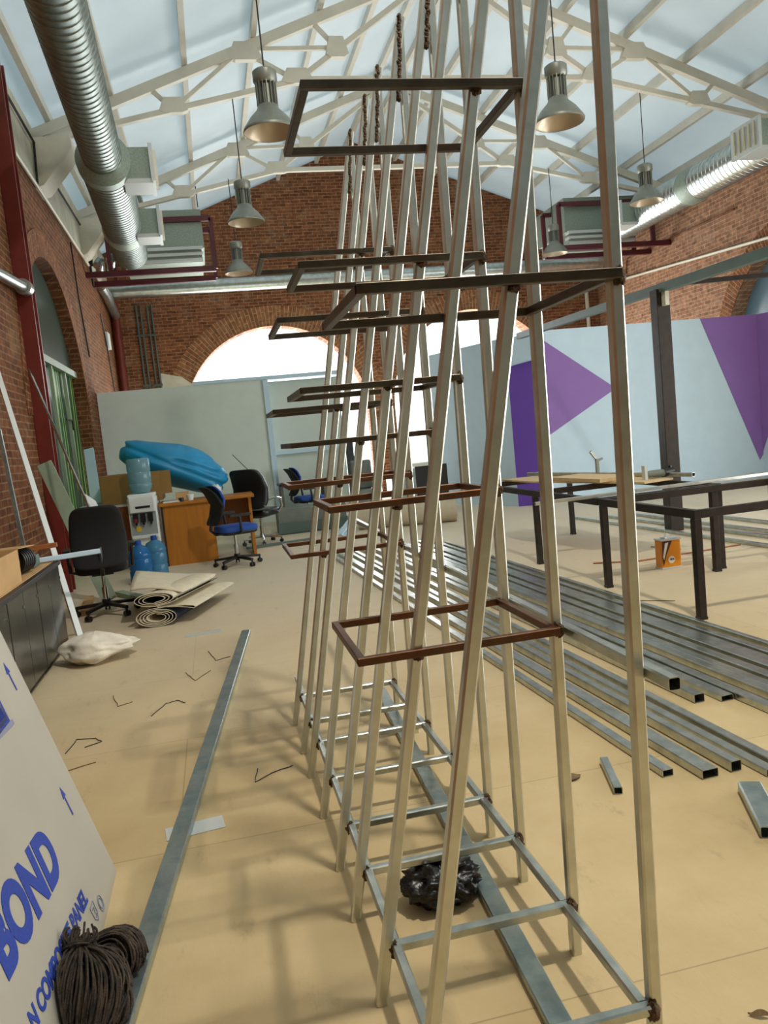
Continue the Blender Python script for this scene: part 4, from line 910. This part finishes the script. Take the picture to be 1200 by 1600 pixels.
b = MB(); b.lathe([(.0, 0), (.04, 0), (.055, .08), (.05, .08), (.036, .006), (0, .006)], (-.36, 11.35, .861), None, 20); tag(b.build('paper_cup', M['white_plastic'], smooth=40), 'white cup on the desk edge', 'cup')
b = MB(); b.bb(-.72, -.5, 11.25, 11.5, .861, .875); tag(b.build('paper_stack', M['paper']), 'stack of papers on the desk next to the cooler', 'papers')
b = MB(); b.bb(-.56, -.38, 11.55, 11.75, .861, .97); tag(b.build('tan_box', M['card_pale']), 'small tan box on the desk behind the white cup', 'box')
b = MB(); b.cyl((-.48, 11.3, .862), (-.48, 11.3, .91), .035, n=14); tag(b.build('tape_roll', M['black_plastic']), 'black tape roll on the desk beside the white cup', 'tape')
# water cooler
t = thing('water_cooler', 'white water cooler standing left of the orange desk', 'water cooler', (-.98, 11.2, 0))
b = MB(); b.bb(-1.17, -.80, 11.1, 11.42, 0, .98); b.bb(-1.165, -.805, 11.12, 11.42, .98, 1.03); b.build('cabinet_body', M['white_plastic'], t, bevel=.015)
b = MB(); b.bb(-1.15, -.82, 11.05, 11.12, .78, 1.0); b.build('control_panel', M['white_plastic'], t, bevel=.015)
b = MB(); b.bb(-1.15, -.82, 11.09, 11.1, .48, .78); b.build('tap_recess', M['grey_plastic'], t)
b = MB(); b.bb(-1.07, -.88, 11.045, 11.051, .84, .87); b.build('indicator_strip', M['black_plastic'], t)
b = MB(); b.bb(-1.15, -.82, 11.04, 11.1, .44, .48); b.build('drip_tray', M['white_plastic'], t, bevel=.006)
for x, m in ((-1.08, 'dark_red'), (-.985, 'black_plastic'), (-.89, 'black_plastic')):
    b = MB(); b.bb(x-.03, x+.03, 11.02, 11.09, .66, .77); b.bb(x-.012, x+.012, 11.03, 11.06, .62, .66); o = b.build('tap', M['black_plastic'], t)
    b = MB(); b.bb(x-.02, x+.02, 11.01, 11.02, .66, .71); b.build('lever', M[m], o)
b = MB(); b.bb(-1.09, -1.03, 11.084, 11.09, .53, .6); b.build('sticker', M['yellow'], t)
def bottle(label, c, m, up=True, h=.48, r=.135, group=None):
    t = thing('water_bottle', label, 'water bottle', c, group=group)
    prof = [(0, 0), (r*.9, 0), (r, .02), (r, h*.3), (r*.95, h*.33), (r, h*.36), (r, h*.58), (r*.95, h*.61), (r, h*.64), (r, h*.7), (r*.75, h*.84), (r*.3, h*.9), (r*.24, h*.92), (r*.24, h), (0, h)]
    if not up: prof = [(q, h*.86-z) for q, z in prof if z < h*.86]+[(r*.3, 0), (0, 0)]
    b = MB(); b.lathe(prof, c, None, 32); b.build('bottle_body', m, t, smooth=45)
    if up:
        b = MB(); b.cyl((c[0], c[1], h-.05), (c[0], c[1], h+.005), r*.28, n=16); b.build('cap', M['blue_fabric'], t)
    return t
bottle('clear upturned bottle on top of the water cooler', (-.985, 11.25, 1.03), M['bottle'], False, .55, .155)
bottle('deep blue water bottle on the floor, in front of the other', (-.985, 9.95, 0), M['bottle_blue'], True, .52)
bottle('paler blue water bottle on the floor next to the cooler', (-.83, 10.35, 0), M['bottle_mid'], True, .52)

# ------------------------------------------------------------------ folded carpet
t = thing('carpet', 'folded pale carpet with both ends rolled, in front of the bottles', 'carpet', (-.6, 7.5, 0))
def spiral(cx, cz, a, bz, turns, start, n, rev=1, inner=.35):
    pts = []
    for i in range(n+1):
        u = i/n; an = start+rev*2*PI*turns*u; k = inner+(1-inner)*u; pts.append((cx+a*k*math.cos(an), cz+bz*k*math.sin(an)))
    return pts
lower = spiral(0, .085, .185, .08, 4, PI*.5, 110, -1)        # ends on top of the roll
upper = spiral(-.02, .245, .185, .068, 3.5, 0, 90, 1, .4)
path = lower+[(.08, .168), (.18, .158), (.27, .142), (.325, .128), (.345, .142), (.325, .158), (.25, .17), (.12, .175), (.02, .177)]
u2 = spiral(-.0, .25, .19, .066, 3., -PI/2-2*PI*3, 100, 1, .42)
path = path+u2+[(.1, .196), (.17, .215), (.2, .235)]
AX = Vector((.28, 1, 0)).normalized(); SX = Vector((1, -.06, 0)).normalized(); O = Vector((-.64, 7.28, 0))
b = MB(); n = len(path); K = 10; th = .004
def P3(q, k):
    w = 1.15*k/K; sc = 1+.02*math.sin(3*w)
    return O+SX*(q[0]*sc+.05*w)+AX*w+Vector((0, 0, max(.004, q[1]*(1-.12*w))))
off = []
for i, q in enumerate(path):
    a, c = path[max(0, i-1)], path[min(n-1, i+1)]; dx, dz = c[0]-a[0], c[1]-a[1]; l = math.hypot(dx, dz) or 1; off.append((q[0]-dz/l*.007, q[1]+dx/l*.007))
vs = [P3(q, k) for k in range(K+1) for q in path]; b.add(vs, [(k*n+i, k*n+i+1, (k+1)*n+i+1, (k+1)*n+i) for k in range(K) for i in range(n-1)], 0)
vs = [P3(q, k) for k in range(K+1) for q in off]; b.add(vs, [(k*n+i, k*n+i+1, (k+1)*n+i+1, (k+1)*n+i) for k in range(K) for i in range(n-1)], 1)
vs = [P3(q, 0) for q in path]+[P3(q, 0) for q in off]; b.add(vs, [(i, i+1, n+i+1, n+i) for i in range(n-1)], 0)
b.build('rolled_sheet', [M['carpet_top'], M['carpet_low']], t, smooth=50)
b = MB(); N2 = 14; vs = []
for j in range(N2+1):
    for i in range(N2+1):
        u, v = i/N2, j/N2
        p = Vector((-.86, 7.45, .0))*(1-u)*(1-v)+Vector((-.40, 7.36, 0))*u*(1-v)+Vector((-.92, 8.75, 0))*(1-u)*v+Vector((-.10, 8.85, 0))*u*v
        z = .335*(1-.35*u*v)*(1-.02*v)+.014*math.sin(4*u+3*v)-.05*u*u
        vs.append((p.x, p.y, max(z, .03)))
b.add(vs, [(j*(N2+1)+i, j*(N2+1)+i+1, (j+1)*(N2+1)+i+1, (j+1)*(N2+1)+i) for j in range(N2) for i in range(N2)])
o = b.build('top_fold', M['carpet_top'], t, smooth='all'); o.modifiers.new('s', 'SOLIDIFY').thickness = .012

# ------------------------------------------------------------------ far items seen between the legs
b = MB(); b.cyl((2.2, 12.75, .19), (3.72, 12.3, .19), .185, n=28); b.cyl((3.72, 12.3, .19), (3.73, 12.297, .19), .12, n=20); tag(b.build('carpet_roll', M['roll'], smooth=40), 'large pale roll of carpet on the far floor behind the rack', 'carpet roll')
t = thing('black_cupboard', 'black cupboard with papers on it before the bright window', 'cupboard', (3.95, 14.7, 0))
b = MB(); b.bb(3.66, 4.28, 14.5, 15.0, 0, .84); b.build('carcass', M['black_plastic'], t, bevel=.005); b = MB(); b.bb(3.2, 3.66, 14.5, 15.0, 0, .8); b.build('grey_side', M['flat_tube'], t)
b = MB(); b.bb(3.3, 4.2, 14.45, 14.95, .841, .9); tag(b.build('paper_stack', M['paper']), 'pile of papers on the black cupboard', 'papers')
b = MB(); b.bb(2.5, 2.95, 14.6, 15.2, 0, .5); b.bb(2.55, 2.95, 15.05, 15.2, .5, 1.05); tag(b.build('padded_seat', M['grey_cloth'], bevel=.04), 'dark grey padded seat far behind the rack', 'seat')
b = MB(); b.bb(.95, 2.1, 13.3, 13.85, 0, .42); t = tag(b.build('storage_bench', M['grey_cloth'], bevel=.01), 'low grey storage bench behind the chairs', 'bench')
b = MB(); b.bb(.94, 2.11, 13.28, 13.3, .02, .2); b.build('kick_panel', M['teal'], t)
t = thing('small_desk', 'small dark-topped desk at the far end of the white partition', 'desk', (1.6, 15.2, 0))
b = MB(); b.bb(1.15, 2.05, 14.9, 15.5, .72, .76); b.build('desk_top', M['black_plastic'], t)
for x in (1.2, 2.0):
    b = MB(); b.bb(x-.02, x+.02, 14.92, 15.48, 0, .72); b.build('side_panel', M['grey_cloth'], t)
b = MB(); b.bb(1.2, 1.62, 15.5, 15.53, .77, 1.02); t = tag(b.build('picture_board', M['pale_metal']), 'pale grey board standing on the small far desk', 'board')
b = MB(); b.bar((2.0, 13.1, .02), (1.85, 12.0, .02), .1, .04); b.bar((1.75, 12.0, .045), (2.1, 12.6, .25), .09, .03); tag(b.build('pale_batten', M['white_board']), 'pale battens crossed on the floor by the carpet roll', 'batten')
b = MB(); b.bb(3.3, 3.5, 20.0, 20.1, 0, 1.5); tag(b.build('dark_post', M['black_plastic']), 'short dark post before the brick pier between the windows', 'post')
b = MB(); b.bar((.35, 12.0, .02), (1.35, 12.15, .02), .1, .03); tag(b.build('board_offcut', M['teal']), 'grey-green board on the floor under the leather chair', 'board')

# ------------------------------------------------------------------ light
def area(name, loc, rot, sx, sy, power, col):
    l = bpy.data.lights.new(name, 'AREA'); l.shape = 'RECTANGLE'; l.size = sx; l.size_y = sy; l.energy = power; l.color = col
    o = bpy.data.objects.new(name, l); COL.objects.link(o); o.location = loc; o.rotation_euler = rot; return o
DAY = (1, .99, .97)
for c in (B1, B2): area('window_daylight', (c[0], YB+.75, 2.3), (-PI/2, 0, 0), 4.8, 4.7, 520, DAY)
for c, p in zip(RA, (130, 300, 330)): area('window_daylight', (XR+.75, c[0], 2.4), (0, PI/2, 0), 4.7, 4.7, p, (1, .97, .92))
area('door_daylight', (XL-.8, LA[0], 2.3), (0, -PI/2, 0), 4.7, 4.7, 40, (.95, 1, .92))
# rooflight high over the near end of the hall
sx_, sy_ = 2.45, 1.85; zr = roof_z(sx_)
b = MB()
for dx, dy, w_, h_ in ((-.42, 0, .06, .9), (.42, 0, .06, .9), (0, -.42, .9, .06), (0, .42, .9, .06)): b.box((sx_+dx, sy_+dy, zr-.12+.379*dx), (w_, h_, .14))
structure(b.build('window_4', M['cream']))
area('rooflight_daylight', (sx_, sy_, zr-.2), (0, 0, 0), .36, .36, 420, (1, .93, .82))
w = bpy.data.worlds.new('World'); SC.world = w; w.use_nodes = True
w.node_tree.nodes['Background'].inputs[0].default_value = (.82, .955, 1, 1); w.node_tree.nodes['Background'].inputs[1].default_value = 2.6

# ------------------------------------------------------------------ camera
yaw, pitch, roll = .20344, .096607, .099188
cy, sy, cp, sp = math.cos(yaw), math.sin(yaw), math.cos(pitch), math.sin(pitch)
fwd = Vector((sy*cp, cy*cp, -sp)); rt = Vector((cy, -sy, 0)); dn = fwd.cross(rt)
r2 = rt*math.cos(roll)+dn*math.sin(roll); d2 = -rt*math.sin(roll)+dn*math.cos(roll)
cam = bpy.data.cameras.new('Camera'); co = bpy.data.objects.new('Camera', cam); COL.objects.link(co)
cam.sensor_fit = 'VERTICAL'; cam.sensor_height = 24; cam.lens = 24*1250/1600; cam.clip_end = 200; cam.clip_start = .05
Rm = Matrix((r2, -d2, -fwd)).transposed().to_4x4(); Rm.translation = (0, 0, 1.5); co.matrix_world = Rm
SC.camera = co
SC.view_settings.view_transform = 'Standard'; SC.view_settings.look = 'None'; SC.view_settings.exposure = 0.0; SC.view_settings.gamma = 1.0; SC.view_settings.use_curve_mapping = False
SC.cycles.use_denoising = True
SC.cycles.max_bounces = 8; SC.cycles.diffuse_bounces = 5; SC.cycles.transparent_max_bounces = 12
SC.cycles.sample_clamp_indirect = 6
